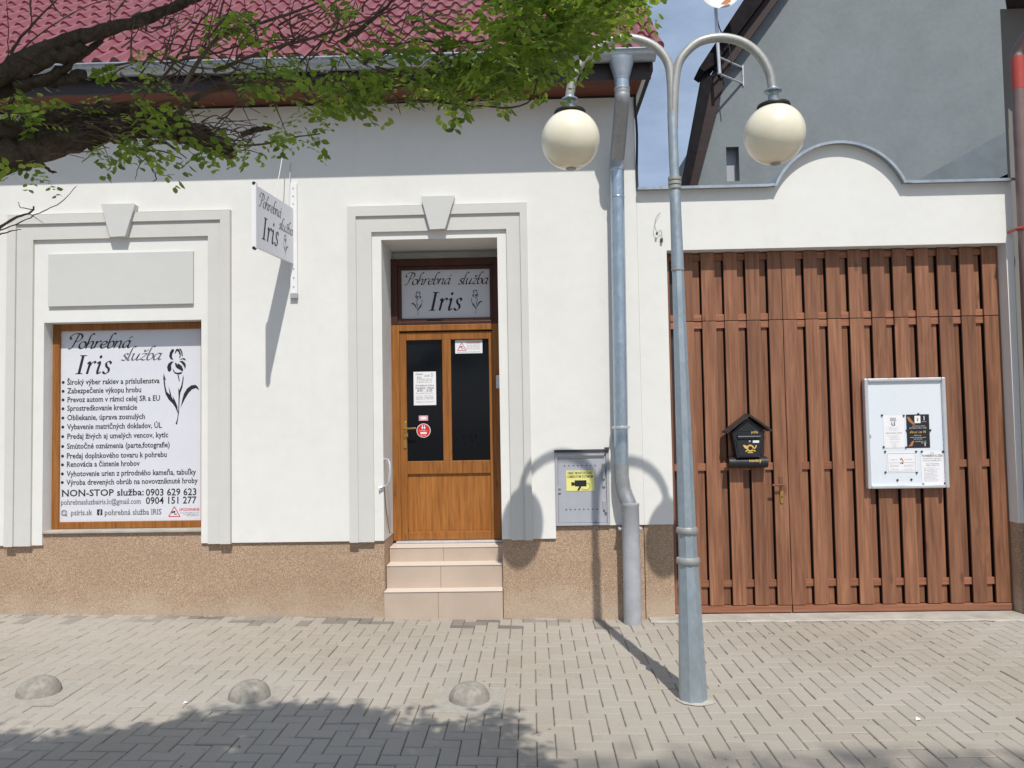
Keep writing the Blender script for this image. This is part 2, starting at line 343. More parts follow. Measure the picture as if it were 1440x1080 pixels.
SCRIPT = {
 'P': ([[(.62, 2.0), (.5, 1.2), (.38, .3), (.2, 0), (-.05, .02)], [(-.05, 1.3), (-.28, 1.55), (-.15, 1.9), (.3, 2.08), (.85, 2.0), (1.1, 1.6), (.95, 1.15), (.5, .95)]], 1.15),
 'o': ([ELL(.4, .48, .36, .48)], .92), 'e': ([[(.1, .45), (.5, .52), (.7, .75), (.45, .97), (.14, .72), (.08, .35), (.3, .02), (.6, .08), (.78, .28)]], .88),
 'h': ([[(.5, 1.9), (.32, 2.05), (.14, 1.7), (.1, .9), (.06, 0)], [(.1, .5), (.36, .92), (.64, .92), (.7, .6), (.66, .12), (.8, 0), (.95, .14)]], 1.02),
 'r': ([[(.0, .82), (.14, .98), (.12, .5), (.08, 0)], [(.1, .45), (.3, .88), (.52, 1.0), (.66, .9)]], .72),
 'b': ([[(.55, 1.9), (.36, 2.05), (.16, 1.7), (.1, .7), (.14, .15), (.38, 0), (.7, .3), (.68, .78), (.42, .96), (.12, .66)]], .88),
 'n': ([[(.0, .82), (.14, .98), (.12, .5), (.08, 0)], [(.1, .5), (.36, .92), (.64, .92), (.7, .6), (.66, .12), (.8, 0), (.95, .14)]], 1.05),
 'a': ([[(.72, .85), (.42, .98), (.08, .6), (.12, .12), (.36, .02), (.66, .4)], [(.78, 1.0), (.7, .5), (.7, .1), (.84, 0), (1.0, .14)]], 1.05),
 's': ([[(.62, .85), (.4, 1.0), (.16, .82), (.34, .54), (.58, .26), (.38, .0), (.04, .1)]], .74), 'l': ([[(.5, 1.9), (.32, 2.05), (.14, 1.7), (.1, .9), (.08, .15), (.22, 0), (.38, .12)]], .46),
 'u': ([[(.0, .84), (.14, .98), (.1, .35), (.3, .0), (.6, .25), (.74, .75)], [(.78, 1.0), (.72, .5), (.7, .12), (.84, 0), (1.0, .14)]], 1.08), 'z': ([[(.08, .86), (.3, .96), (.66, .9), (.36, .48), (.02, .06)], [(.02, .06), (.3, .12), (.5, -.02), (.72, .1)]], .82), ' ': ([], .75)}
SCRIPT['á'] = (SCRIPT['a'][0] + [[(.52, 1.25), (.82, 1.62)]], 1.05); SCRIPT['ž'] = (SCRIPT['z'][0] + [[(.22, 1.5), (.38, 1.25), (.66, 1.55)]], .82)
def script_polys(txt, w=.20, thin=.085, shear=.32):
    x = 0; out = []
    for ch in txt:
        st, adv = SCRIPT[ch]
        for s in st:
            for q in nib([(px + x, py) for px, py in s], w, thin): out.append([(a + shear * b, b) for a, b in q])
        x += adv * .93
    xs = [a for p in out for a, b in p]; return out, min(xs), max(xs)
def iris_polys(shear=.27):
    out = []; w = .24
    def st(pts, ww=w, thin=.06, ang=20): out.extend(nib(pts, ww, thin, ang))
    st([(.36, 0), (.36, 1.5)], .25); st([(.05, .03), (.36, .05), (.67, .03)], .05, .06, 90); st([(.08, 1.47), (.36, 1.45), (.70, 1.47)], .05, .06, 90)
    st([(.92, .80), (1.05, .95), (1.12, .8), (1.10, .4), (1.08, 0)], .22); st([(1.12, .5), (1.3, .86), (1.5, .96), (1.62, .84)], .2, .07, 35)
    st([(1.78, .80), (1.92, .95), (2.0, .8), (1.96, .35), (1.98, .1), (2.1, .02), (2.26, .16)], .22); out.extend(DOT(1.96, 1.34, .125))
    st([(3.02, .78), (2.82, .97), (2.58, .84), (2.66, .58), (2.9, .38), (2.92, .14), (2.68, .0), (2.42, .16)], .2, .07, 20)
    out = [[(a + shear * b, b) for a, b in q] for q in out]; xs = [a for p in out for a, b in p]; return out, min(xs), max(xs)
FLOWER = [[(215,105),(190,100),(165,140),(155,190),(170,225),(210,240),(190,200),(195,160),(220,120)], [(225,160),(240,110),(255,95),(285,110),(305,160),(300,205),(285,225),(290,180),(275,140),(256,122),(240,150)], [(280,95),(305,100),(325,140),(330,190),(318,200),(308,140)],
 [(285,245),(320,220),(350,218),(375,250),(350,242),(325,232)], [(220,260),(180,258),(145,285),(128,330),(140,380),(165,390),(185,360),(180,310),(195,275)], [(285,258),(325,252),(355,275),(370,310),(360,360),(345,320),(315,280)],
 [(228,285),(243,272),(262,306),(262,285),(282,290),(315,315),(335,360),(330,390),(300,370),(265,350),(240,330)], [(203,345),(222,385),(252,403),(290,398),(325,395),(310,420),(265,425),(230,412),(205,380)], [(262,430),(277,430),(290,500),(285,525),(272,470)],
 [(85,405),(105,470),(118,495),(98,484),(108,570),(125,640),(165,680),(148,575),(175,650),(186,705),(212,750),(198,690),(235,760),(262,830),(270,925),(240,850),(205,795),(150,740),(110,670),(90,560),(80,470)],
 [(335,430),(342,470),(325,590),(298,660),(290,740),(283,900),(268,1000),(258,1058),(240,1050),(262,980),(275,860),(277,700),(271,590),(285,628),(310,570),(325,500)],
 [(303,850),(325,740),(345,670),(385,605),(440,565),(495,560),(522,585),(540,630),(500,600),(450,615),(405,660),(355,740),(320,810)]]
def flower_polys(flip=False):                  # height 1, x from 0
    out = []
    for p in FLOWER:
        q = [((x - 80) / 963 * (1 if not flip else -1), (1058 - y) / 963) for x, y in p]
        for t in tessellate_polygon([[Vector((a, b, 0)) for a, b in q]]): out.append([q[i] for i in t])
    return out
class Plane:                                   # maps (u, v) metres on a flat printed face to the world
    def __init__(s, o, u=(1, 0, 0), v=(0, 0, 1), n=(0, -1, 0), lift=.0015): s.o = Vector(o); s.u = Vector(u); s.v = Vector(v); s.n = Vector(n); s.lift = lift
    def put(s, mb, polys, u0, v0, su, sv, off=0., k=1):
        want = s.u.cross(s.v).dot(s.n) > 0
        for p in polys:
            q = [s.o + s.u * (u0 + (x - off) * su) + s.v * (v0 + y * sv) + s.n * s.lift * k for x, y in p]
            a = sum(p[i][0] * p[(i + 1) % len(p)][1] - p[(i + 1) % len(p)][0] * p[i][1] for i in range(len(p))) * su * sv
            if (a > 0) != want: q = q[::-1]
            mb.face(q)
    def text(s, mb, body, u0, u1, v, xh, slab=True, bold=0., k=1):   # fit between u0 and u1, x-height xh
        polys, a, b = text_polys(body, slab, bold); s.put(mb, polys, u0, v, (u1 - u0) / (b - a), xh / .449, a, k)
    def rect(s, mb, u0, u1, v0, v1, k=1): s.put(mb, [[(u0, v0), (u1, v0), (u1, v1), (u0, v1)]], 0, 0, 1, 1, 0, k)
    def script(s, mb, body, u0, u1, v, xh, **kw):
        polys, a, b = script_polys(body, **kw); s.put(mb, polys, u0, v, (u1 - u0) / (b - a), xh, a)
    def iris(s, mb, u0, u1, v, xh):
        polys, a, b = iris_polys(); s.put(mb, polys, u0, v, (u1 - u0) / (b - a), xh, a)
    def scribble(s, mb, u0, u1, v, h, k=1):    # a line of print too small to read in the photograph
        u = u0
        while u < u1 - h * .3:
            n = random.randint(2, 8)
            for _ in range(n):
                w = h * random.uniform(.35, .6)
                if u + w > u1: break
                hh = h * random.choice((.6, .6, .6, 1)); s.rect(mb, u, u + w * .35, v, v + hh, k)
                if random.random() < .7: s.rect(mb, u, u + w * .75, v + hh * random.choice((0, .7)), v + hh * random.choice((.25, .3)) + .0, k) if False else s.rect(mb, u + w * .35, u + w * .75, v + h * .42, v + h * .6, k)
                u += w
            u += h * .45
# ------------------------------------------------------------------ ground
PLATES = []
for px, py in ((55, 975), (351, 981), (660, 984)):
    d = ray(px, py); z = .0
    for _ in range(4): t = (z - CAM.z) / d.z; p = CAM + d * t; z = ground(p.x, p.y)
    PLATES.append((p.x, p.y))
def pavement():
    m = MB(); B = .1
    x0, x1, y0, y1 = -72, 78, -66, 2
    for i in range(x0, x1):
        for j in range(y0, y1):
            k = (i - j) % 4
            if k == 0: w, h = 2, 1
            elif k == 3: w, h = 1, 2
            else: continue
            a, b, c, d = i * B, (i + w) * B, j * B, (j + h) * B
            lim = .03 if a < .95 else -.10
            if c >= lim - .02: continue
            d = min(d, lim)
            a += .0020 * random.uniform(.5, 1.5); b -= .0020 * random.uniform(.5, 1.5); c += .0036 * random.uniform(.5, 1.6); d -= .0036 * random.uniform(.5, 1.6)
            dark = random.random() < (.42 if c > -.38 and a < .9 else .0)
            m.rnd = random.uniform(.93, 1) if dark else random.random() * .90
            z = ground((a + b) / 2, (c + d) / 2) + random.gauss(0, .0014) - (.003 if random.random() < .04 else 0); tx, ty = random.gauss(0, .005), random.gauss(0, .005)
            Z = lambda x, y, q: z + (x - (a + b) / 2) * tx + (y - (c + d) / 2) * ty + .0 - q - .0193 * (x - (a + b) / 2) * (1 if x < .6 else 0)
            e = .0045
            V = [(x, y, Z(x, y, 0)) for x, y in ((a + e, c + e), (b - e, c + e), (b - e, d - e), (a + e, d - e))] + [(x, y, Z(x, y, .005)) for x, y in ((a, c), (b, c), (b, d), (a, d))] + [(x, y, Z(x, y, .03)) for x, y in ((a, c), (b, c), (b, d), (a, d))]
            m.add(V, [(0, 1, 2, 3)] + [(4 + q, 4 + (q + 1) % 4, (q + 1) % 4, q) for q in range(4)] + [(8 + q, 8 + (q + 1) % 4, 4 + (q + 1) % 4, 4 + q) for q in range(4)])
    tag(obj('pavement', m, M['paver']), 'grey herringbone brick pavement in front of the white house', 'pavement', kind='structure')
    s = MB(); xs = [-150, -7.2, -5.9] + [-5 + i * .5 for i in range(12)] + [.6, 7.8, 150]; ys = [-150, -6.6, -3, 0, .3, 150]
    xs = sorted(set(xs)); G = lambda x, y: ground(x, max(-6.6, min(y, 0))) - (.009 if -7.3 < x < 7.9 and -6.7 < y < .4 else .009)
    V = [(x, y, G(x, y)) for y in ys for x in xs]; n = len(xs)
    s.add(V, [(j * n + i, j * n + i + 1, (j + 1) * n + i + 1, (j + 1) * n + i) for j in range(len(ys) - 1) for i in range(n - 1)])
    tag(obj('ground', s, M['joint']), 'sandy ground between and beyond the paving bricks', 'ground', kind='structure')
    rd_ = MB(); rd_.add([(-60, -40, .035), (60, -40, .035), (60, -6.62, .035), (-60, -6.62, .035)], [(0, 1, 2, 3)]); tag(obj('road', rd_, M['strip']), 'unseen pale road added beyond the pavement to bounce light', 'road', kind='structure')  # unseen road surface, added and kept pale to bounce warm light onto the facade
    c = MB(); random.seed(3)
    pts = [(.985 + i * .11, -.105 - random.uniform(0, .035) - (.05 if i > 20 else 0)) for i in range(34)]
    V = []; N = len(pts)
    for x, y in pts: V += [(x, y, ground(x, y) + .002), (x, y + .012, ground(x, y) + .010 + random.uniform(0, .005)), (x, .25, -.036)]
    c.add(V, [q for i in range(N - 1) for q in ((3 * i, 3 * i + 3, 3 * i + 4, 3 * i + 1), (3 * i + 1, 3 * i + 4, 3 * i + 5, 3 * i + 2))])
    tag(obj('concrete_strip', c, M['strip']), 'pale rough concrete strip under the wooden gate', 'concrete strip', kind='structure')
pavement()

# ------------------------------------------------------------------ white shop house
random.seed(11)
H = thing('shop_house', (-4, 4, -.05), 'white rendered single storey house with red tiled roof and brown door', 'house')
wm = MB()
def full(x, z):
    if -4.333 < x < -2.913 and z < 2.63: return False
    if -1.3 < x < -.27 and z < 3.307: return False
    if .2 < x < .67 and z < 1.412: return False
    if x > .67 and z < .765: return False
    return True
wm.grid([-9, -4.333, -2.913, -1.3, -.27, .2, .67, .965], [.657, .765, 1.412, 2.63, 3.307, 4.57], full, 0, .55)
obj('wall', wm, M['wall'], H)
bk = MB(); bk.box(-9, .965, .56, 8, .6, 4.56); obj('wall', bk, M['wall'], H)
pm = MB()
pm.box(-9, -1.303, .022, .57, -.3, .757); pm.box(-.267, .96, .022, .57, -.3, .757); pm.box(-9, .955, .58, 7.9, -.3, .59); obj('plinth', pm, M['plinth'], H)
# surrounds: two stepped bands, proud of the wall
def surround(name, xo0, xm0, xi0, xi1, xm1, xo1, zb):
    m = MB(); zo, zm, zi = 3.600, 3.515, 3.375
    for (a, b, c, d, z1, z0, p) in ((xo0, xm0, xm1, xo1, zo, zm, .042), (xm0, xi0, xi1, xm1, zm, zi, .024)):
        m.prism([(a, zb), (b, zb), (b, z0), (c, z0), (c, zb), (d, zb), (d, z1), (a, z1)], -p, .01)
    o = obj(name, m, M['trim'], H, .003); return o
surround('window_surround', -4.648, -4.571, -4.424, -2.844, -2.728, -2.640, .655)
surround('door_surround', -1.592, -1.517, -1.382, -.187, -.066, -.003, .652)
for a, b, c, d in ((-3.78, -3.482, -3.70, -3.564), (-.928, -.637, -.853, -.723)):
    m = MB(); m.prism([(a, 3.665), (c, 3.378), (d, 3.378), (b, 3.665)], -.07, .012); k = obj('keystone', m, M['panel'], H, .004)
m = MB(); m.box(-4.286, -2.978, -.024, .01, 2.77, 3.243); obj('wall_panel', m, M['panel'], H, .003)
# shop window
m = MB(); m.frame(-4.333, -2.913, .778, 2.63, .062, .125, .2); wf = obj('window', m, M['oak'], H, .005)
m = MB(); m.box(-4.272, -2.974, .17, .18, .84, 2.568); obj('pane', m, M['glass'], wf)
m = MB(); m.box(-4.333, -2.913, -.004, .14, .757, .777); obj('window_sill', m, M['strip'], H, .003)
# door: frame, transom light, leaf with two panes and a lower panel
D0 = .43
m = MB(); X0, X1 = -1.299, -.272
m.box(X0, X0 + .075, D0, D0 + .1, .585, 2.597); m.box(X1 - .075, X1, D0, D0 + .1, .585, 2.597); m.box(X0 + .075, X1 - .075, D0 + .002, D0 + .1, 2.540, 2.597)
fr = obj('door_frame', m, M['oak'], H, .004)
m = MB(); m.frame(X0, X1, 2.598, 3.226, .062, D0, D0 + .1, .07, .03); m.frame(X0 + .062, X1 - .062, 2.628, 3.156, .032, D0 + .02, D0 + .09); tf = obj('transom_frame', m, M['oakdark'], H, .004)
m = MB(); m.box(X0 + .094, X1 - .094, D0 + .055, D0 + .06, 2.66, 3.124); obj('pane', m, M['glass'], tf)
m = MB(); a, b = -1.235, -.345; y0 = D0 + .022; y1 = D0 + .085
m.box(a, a + .072, y0, y1, 0.588, 2.528); m.box(b - .04, b, y0, y1, 0.588, 2.528); m.box(a + .072, b - .04, y0 + .001, y1, .588, .662)
m.box(a + .072, b - .04, y0 + .001, y1, 1.198, 1.318); m.box(a + .072, b - .04, y0 + .001, y1, 2.455, 2.528); m.box(-.825, -.742, y0 + .002, y1, 1.318, 2.455)
door = obj('door', m, M['oak'], H, .004)
for p, q in ((a + .072, -.825), (-.742, b - .04)):
    m = MB(); m.box(p, q, y0 + .03, y0 + .035, 1.318, 2.455); obj('glass_pane', m, M['glass'], door)
m = MB(); m.rnd = .35; m.box(a + .072, b - .04, y0 + .022, y0 + .045, .662, 1.198); obj('lower_panel', m, M['oak'], door)
m = MB(); m.box(-1.2, -1.165, y0 - .008, y0, 1.44, 1.69); m.tube([(-1.183, y0, 1.625), (-1.183, y0 - .05, 1.625), (-1.165, y0 - .056, 1.625), (-1.07, y0 - .056, 1.628)], .009, 10); m.box(-1.192, -1.15, y0 - .03, y0, 1.55, 1.585)
obj('door_handle', m, M['brass'], door, .002, True)
m = MB(); m.box(X0 + .03, X1, D0 - .03, D0 + .1, .565, .584); obj('threshold', m, M['alu'], H, .003)
# tiled steps
st = [(-.035, .005, -1.297, -.272, -.2, .228), (.085, .5, -1.297, -.272, -.2, .43), (.235, .5, -1.297, -.272, -.2, .562)]
for i, (y, y2, p, q, z0, z1) in enumerate(st):
    nx = st[i + 1][0] if i < 2 else .5
    m = MB()
    for u, v in ((p, -.83 + .01 * i), (-.828 + .01 * i, q)):
        m.rnd = random.random(); m.box(u, v, y, nx + .0, z0, z1 - .012)
    s = obj('step', m, M['tile'], H, .0015)
    m = MB(); m.box(p, q, y - .006, nx, z1 - .011, z1); obj('nosing', m, M['nosing'], s, .003)
# bell on the right jamb and bent grab handle with its cord on the left jamb
m = MB(); m.box(-.312, -.2705, .27, .33, 1.98, 2.10); obj('doorbell', m, M['alu'], H, .006)
m = MB(); m.tube(catmull([(-1.30, .03, 1.36), (-1.275, .02, 1.365), (-1.245, -.01, 1.34), (-1.235, -.03, 1.26), (-1.245, -.04, 1.17), (-1.262, -.03, 1.14), (-1.30, -.02, 1.13), (-1.335, -.03, 1.12)], 5), .011, 8)
gh = obj('grab_handle', m, M['alu'], H, smooth=True)
m = MB(); m.tube(catmull([(-1.292, .0, 1.12), (-1.288, .03, .95), (-1.285, .10, .80), (-1.288, .2, .7), (-1.294, .3, .68)], 5), .003, 6); obj('cord', m, M['cable'], gh)
# eaves
m = MB(); m.rnd = .4; m.prism_x([(-.365, 4.535), (.003, 4.551), (.003, 4.60), (-.365, 4.60)], -9.05, .985); obj('soffit', m, M['soffit'], H, .004)
m = MB(); m.prism_x([(.0, 4.556), (.0, 4.534), (-.012, 4.534), (-.012, 4.548)], -9.05, .97); obj('soffit_strip', m, M['cable'], H)
m = MB(); m.box(-9.1, 1.055, -.392, -.367, 4.522, 4.70); m.box(1.035, 1.072, -.40, .6, 4.58, 4.705); obj('fascia', m, M['darkmetal'], H, .003)
m = MB(); m.prism_x([(.45, 4.57), (-.35, 4.57), (-.35, 4.66), (.45, 5.3)], .966, 1.03); m.prism_x([(.45, 4.57), (4, 4.57), (7.5, 4.57), (4, 8.3)], .9, .966); obj('gable', m, M['wall'], H)
gp = [(math.cos(t) * .075 - .475, math.sin(t) * .075 + 4.705) for t in [math.pi + math.pi * i / 14 for i in range(15)]]
m = MB()
inner = [(math.cos(t) * .071 - .475, math.sin(t) * .071 + 4.708) for t in [math.pi + math.pi * i / 14 for i in range(15)]]
m.prism_x(gp + inner[::-1], -9.1, 1.075); m.prism_x(gp, 1.075, 1.079); m.tube([(-9.1, -.552, 4.706), (1.08, -.552, 4.706)], .009, 8)
for x in range(-9, 1): m.prism_x([(-.553, 4.70), (-.548, 4.70), (-.475, 4.624), (-.41, 4.64), (-.41, 4.63), (-.475, 4.618), (-.553, 4.69)], x + .3, x + .325)
gut = obj('gutter', m, M['zinc'], H, smooth=35)
# tiled roof sheet: rolls across, stepped courses up the slope
def tiles():
    m = MB(); px = .152; course = .335; ang = math.radians(41); e = Vector((0, math.cos(ang), math.sin(ang))); nn = Vector((0, -math.sin(ang), math.cos(ang))); o = Vector((0, -.50, 4.705))
    prof = [(0, .0), (.10, .020), (.22, .036), (.34, .040), (.46, .033), (.56, .014), (.64, .002), (.82, 0)]
    us = []; x = 1.10
    while x > -9.2:
        for f, h in prof: us.append((x - px * (1 - f), h))
        x -= px
    us = sorted(us); n = len(us); V = []; Fs = []; rows = []
    for c in range(16):
        for s, l in ((c * course + .0, .022), ((c + .5) * course, .011), ((c + 1) * course - .001, .0)):
            rows.append((s, l))
    for s, l in rows:
        for u, h in us: V.append(o + Vector((u, 0, 0)) + e * s + nn * (h + l + .012))
    for j in range(len(rows) - 1):
        for i in range(n - 1): Fs.append((j * n + i, j * n + i + 1, (j + 1) * n + i + 1, (j + 1) * n + i))
    k = len(V)
    for u, h in us: V.append(o + Vector((u, 0, 0)) + nn * (h * .0 - .01))
    for i in range(n - 1): Fs.append((k + i, k + i + 1, i + 1, i))
    m.add(V, Fs); rf = obj('roof', m, M['roof'], H, smooth=28)
    v = MB()                                      # verge trim
    for c in range(16):
        p = o + Vector((1.108, 0, 0)) + e * (c * course) + nn * .035; q = p + e * (course + .02) - nn * .012
        v.tube([p, q], [.040, .034], 10)
    obj('verge_tiles', v, M['roof'], rf, smooth=40)
    t = MB(); p = o + e * 5.36
    t.prism_x([(p.y, p.z - .02), (p.y + 4, p.z - 3.6), (p.y + 4, p.z - 3.5), (p.y, p.z + .05)], -9.1, 1.1); obj('roof_back', t, M['roof'], rf)
tiles()
# downpipe of the house
PX = at(874, 95, -.475).x
m = MB(); m.lathe((PX, -.475, 4.475), [(.062, -.0), (.064, .02), (.098, .135), (.10, .17), (.096, .172)], 28); dp = obj('downpipe', m, M['zinc'], H, smooth=True)
m = MB(); m.tube([(PX, -.475, 4.49), (PX, -.472, 4.39)], .060, 24); obj('pipe_length', m, M['pipe'], dp, smooth=True)
m = MB(); m.tube([(.79, -.10, 3.92), (.788, -.10, 3.84), (.768, -.10, 1.28)], .061, 24)
m.lathe((.788, -.10, 3.84), [(.0615, 0), (.066, .004), (.066, .02), (.0615, .024)], 24); m.lathe((.786, -.10, 3.60), [(.0615, 0), (.064, .003), (.064, .012), (.0615, .015)], 24)
obj('pipe_length', m, M['pipe'], dp, smooth=True)
m = MB(); m.tube(catmull([(PX, -.472, 4.40), (PX, -.470, 4.36), (PX - .001, -.44, 4.28), (.792, -.14, 3.98), (.79, -.103, 3.91), (.79, -.10, 3.86)], 5), .0625, 24); m.lathe((PX, -.472, 4.39), [(.0625, 0), (.066, .004), (.066, .016), (.0625, .02)], 24)
obj('pipe_elbow', m, M['elbow'], dp, smooth=True); m = MB()
m.tube(catmull([(.768, -.10, 1.30), (.768, -.10, 1.18), (.785, -.105, 1.06), (.815, -.125, .97), (.82, -.13, .90)], 5), [.0615] * 6 + [.063] * 4 + [.0655] * 11, 24); obj('pipe_elbow', m, M['elbow'], dp, smooth=True)
m = MB(); m.lathe((.83, -.13, ground(.83, -.13)), [(.076, 0), (.0755, .3), (.0745, .6), (.0735, .985), (.077, .99), (.077, 1.012), (.068, 1.014)], 28)
for dx in (-.085, .085): m.tube([(.83 + dx, .03, .745), (.83 + dx, -.10, .745)], .014, 8); 
m.tube([(.73, -.10, .745), (.93, -.10, .745)], .013, 8); obj('cast_iron_shoe', m, M['cast'], dp, smooth=True)
m = MB(); m.lathe((.772, -.10, 1.60), [(.0615, 0), (.067, .003), (.067, .022), (.0615, .025)], 24); m.box(.70, .716, -.12, .0, 1.602, 1.624); m.box(.83, .845, -.12, .0, 1.602, 1.624); m.box(.685, .70, -.03, .0, 1.49, 1.55)
obj('pipe_clamp', m, M['alu'], dp, smooth=True)
m = MB(); m.tube(catmull([(.975, -.012, 4.56), (.972, -.012, 4.45), (.982, -.014, 4.2), (.974, -.012, 3.9), (.975, -.012, 3.70)], 4), .011, 8); obj('cable', m, M['cable'], H, smooth=True)

# ------------------------------------------------------------------ gate wall with round gable
GW = thing('gate_wall', (2.6, .2, -.05), 'white gate wall with round arched top and sheet metal coping', 'wall')
arc = [(2.728 + .604 * math.cos(t), 3.457 + .604 * math.sin(t)) for t in [math.radians(157 - i * 134 / 26) for i in range(27)]]
top = [(.967, 3.694), (2.10, 3.694), (2.15, 3.70)] + arc + [(3.30, 3.70), (3.35, 3.694), (4.225, 3.694)]
m = MB(); m.prism([(.967, .765), (1.219, .765), (1.219, 3.157), (4.156, 3.157), (4.156, .735), (4.206, .735), (4.225, 3.694)] + top[::-1][1:], .004, .32)
obj('wall', m, M['gatewall'], GW)
m = MB(); m.box(.967, 1.216, .024, .30, -.3, .765); m.box(4.158, 4.21, .02, .33, -.3, .735); obj('plinth', m, M['plinth'], GW)
c1 = MB(); P = [Vector((x, 0, z)) for x, z in top]; P[0].x = .972
for y0, y1, t0, t1 in ((-.062, .36, .001, .014), (-.064, -.060, -.010, .0125)):
    V = []; n = len(P)
    for i, p in enumerate(P):
        t = (P[min(i + 1, n - 1)] - P[max(i - 1, 0)]).normalized(); u = Vector((-t.z, 0, t.x))
        for y in (y0, y1):
            for h in (t0, t1): V.append((p.x + u.x * h, y, p.z + u.z * h))
    Fs = []
    for i in range(n - 1):
        a = i * 4; b = a + 4
        Fs += [(a + 1, b + 1, b + 3, a + 3), (a, a + 2, b + 2, b), (a, b, b + 1, a + 1), (a + 2, a + 3, b + 3, b + 2)]
    Fs += [(0, 1, 3, 2), (4 * n - 4, 4 * n - 2, 4 * n - 1, 4 * n - 3)]; c1.add(V, Fs)
obj('coping', c1, M['zinc'], GW)
m = MB(); m.tube(catmull([(1.17, -.01, 3.49), (1.13, -.03, 3.44), (1.115, -.035, 3.36), (1.14, -.03, 3.31), (1.17, -.02, 3.33), (1.18, -.02, 3.25)], 4), .002, 6); m.box(1.165, 1.185, -.02, .01, 3.23, 3.26); m.box(1.125, 1.14, -.035, -.02, 3.29, 3.31)
obj('wire', m, M['cable'], GW)

# ------------------------------------------------------------------ wooden gate
random.seed(5)
GT = thing('wooden_gate', (2.69, .15, -.03), 'wide brown gate of overlapping vertical boards between white piers', 'gate')
def board(m, x0, x1, y0, y1, z0, z1): m.rnd = random.random(); m.box(x0, x1, y0, y1, z0, z1)
seam = 2.538; FY = .115
fl = [1.345, 1.540, 1.740, 1.934, 2.129]; fr_ = [2.254 + .1953 * i for i in range(9)] + [4.012]
def leaf(name, fronts, xa, xb, z0, z1, rails, par):
    m = MB()
    for i, x in enumerate(fronts):
        board(m, x, x + .120 + random.uniform(-.002, .002), FY + random.uniform(0, .003), FY + .02, z0, z1)
    for i, x in enumerate(fronts):                   # the back row covers the gaps
        nx = fronts[i + 1] if i + 1 < len(fronts) else xb
        if nx - x > .15: board(m, x + .095, nx - .011, FY + .040, FY + .058, z0 - .0, z1 + .0)
    o = obj(name, m, M['gate'], par, .003)
    for a, b in rails:
        m = MB(); m.rnd = random.random(); m.box(xa, xb, FY + .0215, FY + .039, a, b); obj('rail', m, M['rail'], o, .002)
    return o
leafL = leaf('gate_leaf', fl, 1.262, 2.249, .035, 2.535, [(2.475, 2.533), (1.212, 1.276), (.192, .252)], GT)
leafR = leaf('gate_leaf', fr_, 2.254, 4.135, .035, 2.535, [(2.475, 2.533), (1.212, 1.276), (.192, .252)], GT)
leaf('transom_panel', fl, 1.262, 2.249, 2.541, 3.15, [(2.543, 2.60), (3.085, 3.14)], GT); leaf('transom_panel', fr_, 2.254, 4.135, 2.541, 3.15, [(2.543, 2.60), (3.085, 3.14)], GT)
for par, a, b in ((leafL, 1.235, 2.247), (leafR, 2.256, 4.138)):
    m = MB(); m.rnd = .5; m.box(a, b, FY - .004, FY + .06, -.026, .030); obj('bottom_rail', m, M['rail'], par, .003)
m = MB(); m.rnd = .2; m.box(1.222, 1.258, FY + .003, FY + .06, -.03, 3.155); obj('gate_frame', m, M['gate'], GT, .003); m = MB(); m.box(4.138, 4.155, FY + .01, FY + .06, -.03, 3.15); obj('gate_frame', m, M['gate'], GT, .003)
m = MB(); m.box(1.222, 4.155, FY + .075, FY + .08, -.03, 3.155); obj('gap_shade_sheet', m, M['darkmetal'], GT)  # dark sheet added behind the boards, its colour stands for shade in the gaps
m = MB(); m.box(2.172, 2.204, FY - .006, FY, 1.03, 1.158); m.tube([(2.188, FY, 1.085), (2.188, FY - .045, 1.085), (2.175, FY - .05, 1.085), (2.095, FY - .05, 1.083)], .009, 8)
h = obj('gate_handle', m, flat('brown_handle', (.22, .10, .06), .4, .3), leafL, .002, True)
m = MB(); m.prism([(2.174, .94), (2.180, .925), (2.195, .925), (2.201, .94), (2.201, 1.03), (2.174, 1.03)], FY - .009, FY); obj('lock_plate', m, M['brass'], h, .002)
m = MB(); m.lathe((2.188, FY - .010, .975), [(.0065, -.003), (.0065, .003)], 12, 'Y'); obj('keyhole', m, M['black'], h)

# ------------------------------------------------------------------ houses behind and beside
GH = thing('grey_house', (8, 13, -.05), 'tall grey rendered house with dark steep gable roof behind the gate wall', 'house')
Y9 = 9.0
def W9(px, py): p = at(px, py, Y9); return (p.x, p.z)
wl = [W9(972, 265), W9(1001, 112), W9(1084, 0)]; k1 = (wl[2][0] + 3.2, wl[2][1] + 3.4)
b0 = (wl[0][0] - .55, -.3)
m = MB(); zt = lambda p: p
body = [b0, wl[0], wl[1], wl[2], k1, (k1[0] + 5, k1[1] - 5), (19, 6), (19, -.3)]
wz0, wz1 = W9(1021, 255), W9(1036, 203)
m2 = MB()
xa, xb, za, zb = wz0[0] + .02, wz1[0] + .04, wz0[1] + .0, wz1[1] - .05
# front face with a small deep window, built as strips round the opening
m.prism([b0, wl[0], (wl[0][0] + .03, za), (19, za), (19, -.3)], Y9, Y9 + .4)
tl = lambda z: wl[0][0] + (wl[1][0] - wl[0][0]) * (z - wl[0][1]) / (wl[1][1] - wl[0][1])
m.prism([(tl(za), za), (xa, za), (xa, zb), (tl(zb), zb)], Y9, Y9 + .4); m.prism([(xb, za), (19, za), (19, zb), (xb, zb)], Y9, Y9 + .4)
m.prism([(tl(zb), zb), (19, zb), (19, 6 + 4), (k1[0] + 5, k1[1] - 5 + 4.5), k1, wl[2], wl[1]], Y9, Y9 + .4)
obj('wall', m, M['greywall'], GH)
m = MB(); m.box(wl[1][0] + .6, 18.5, Y9 + .41, 18, -.3, 9); obj('wall', m, M['greywall'], GH)
m = MB(); m.box(xa, xb, Y9 + .22, Y9 + .3, za, zb); gw = obj('window', m, M['cabinet'], GH)
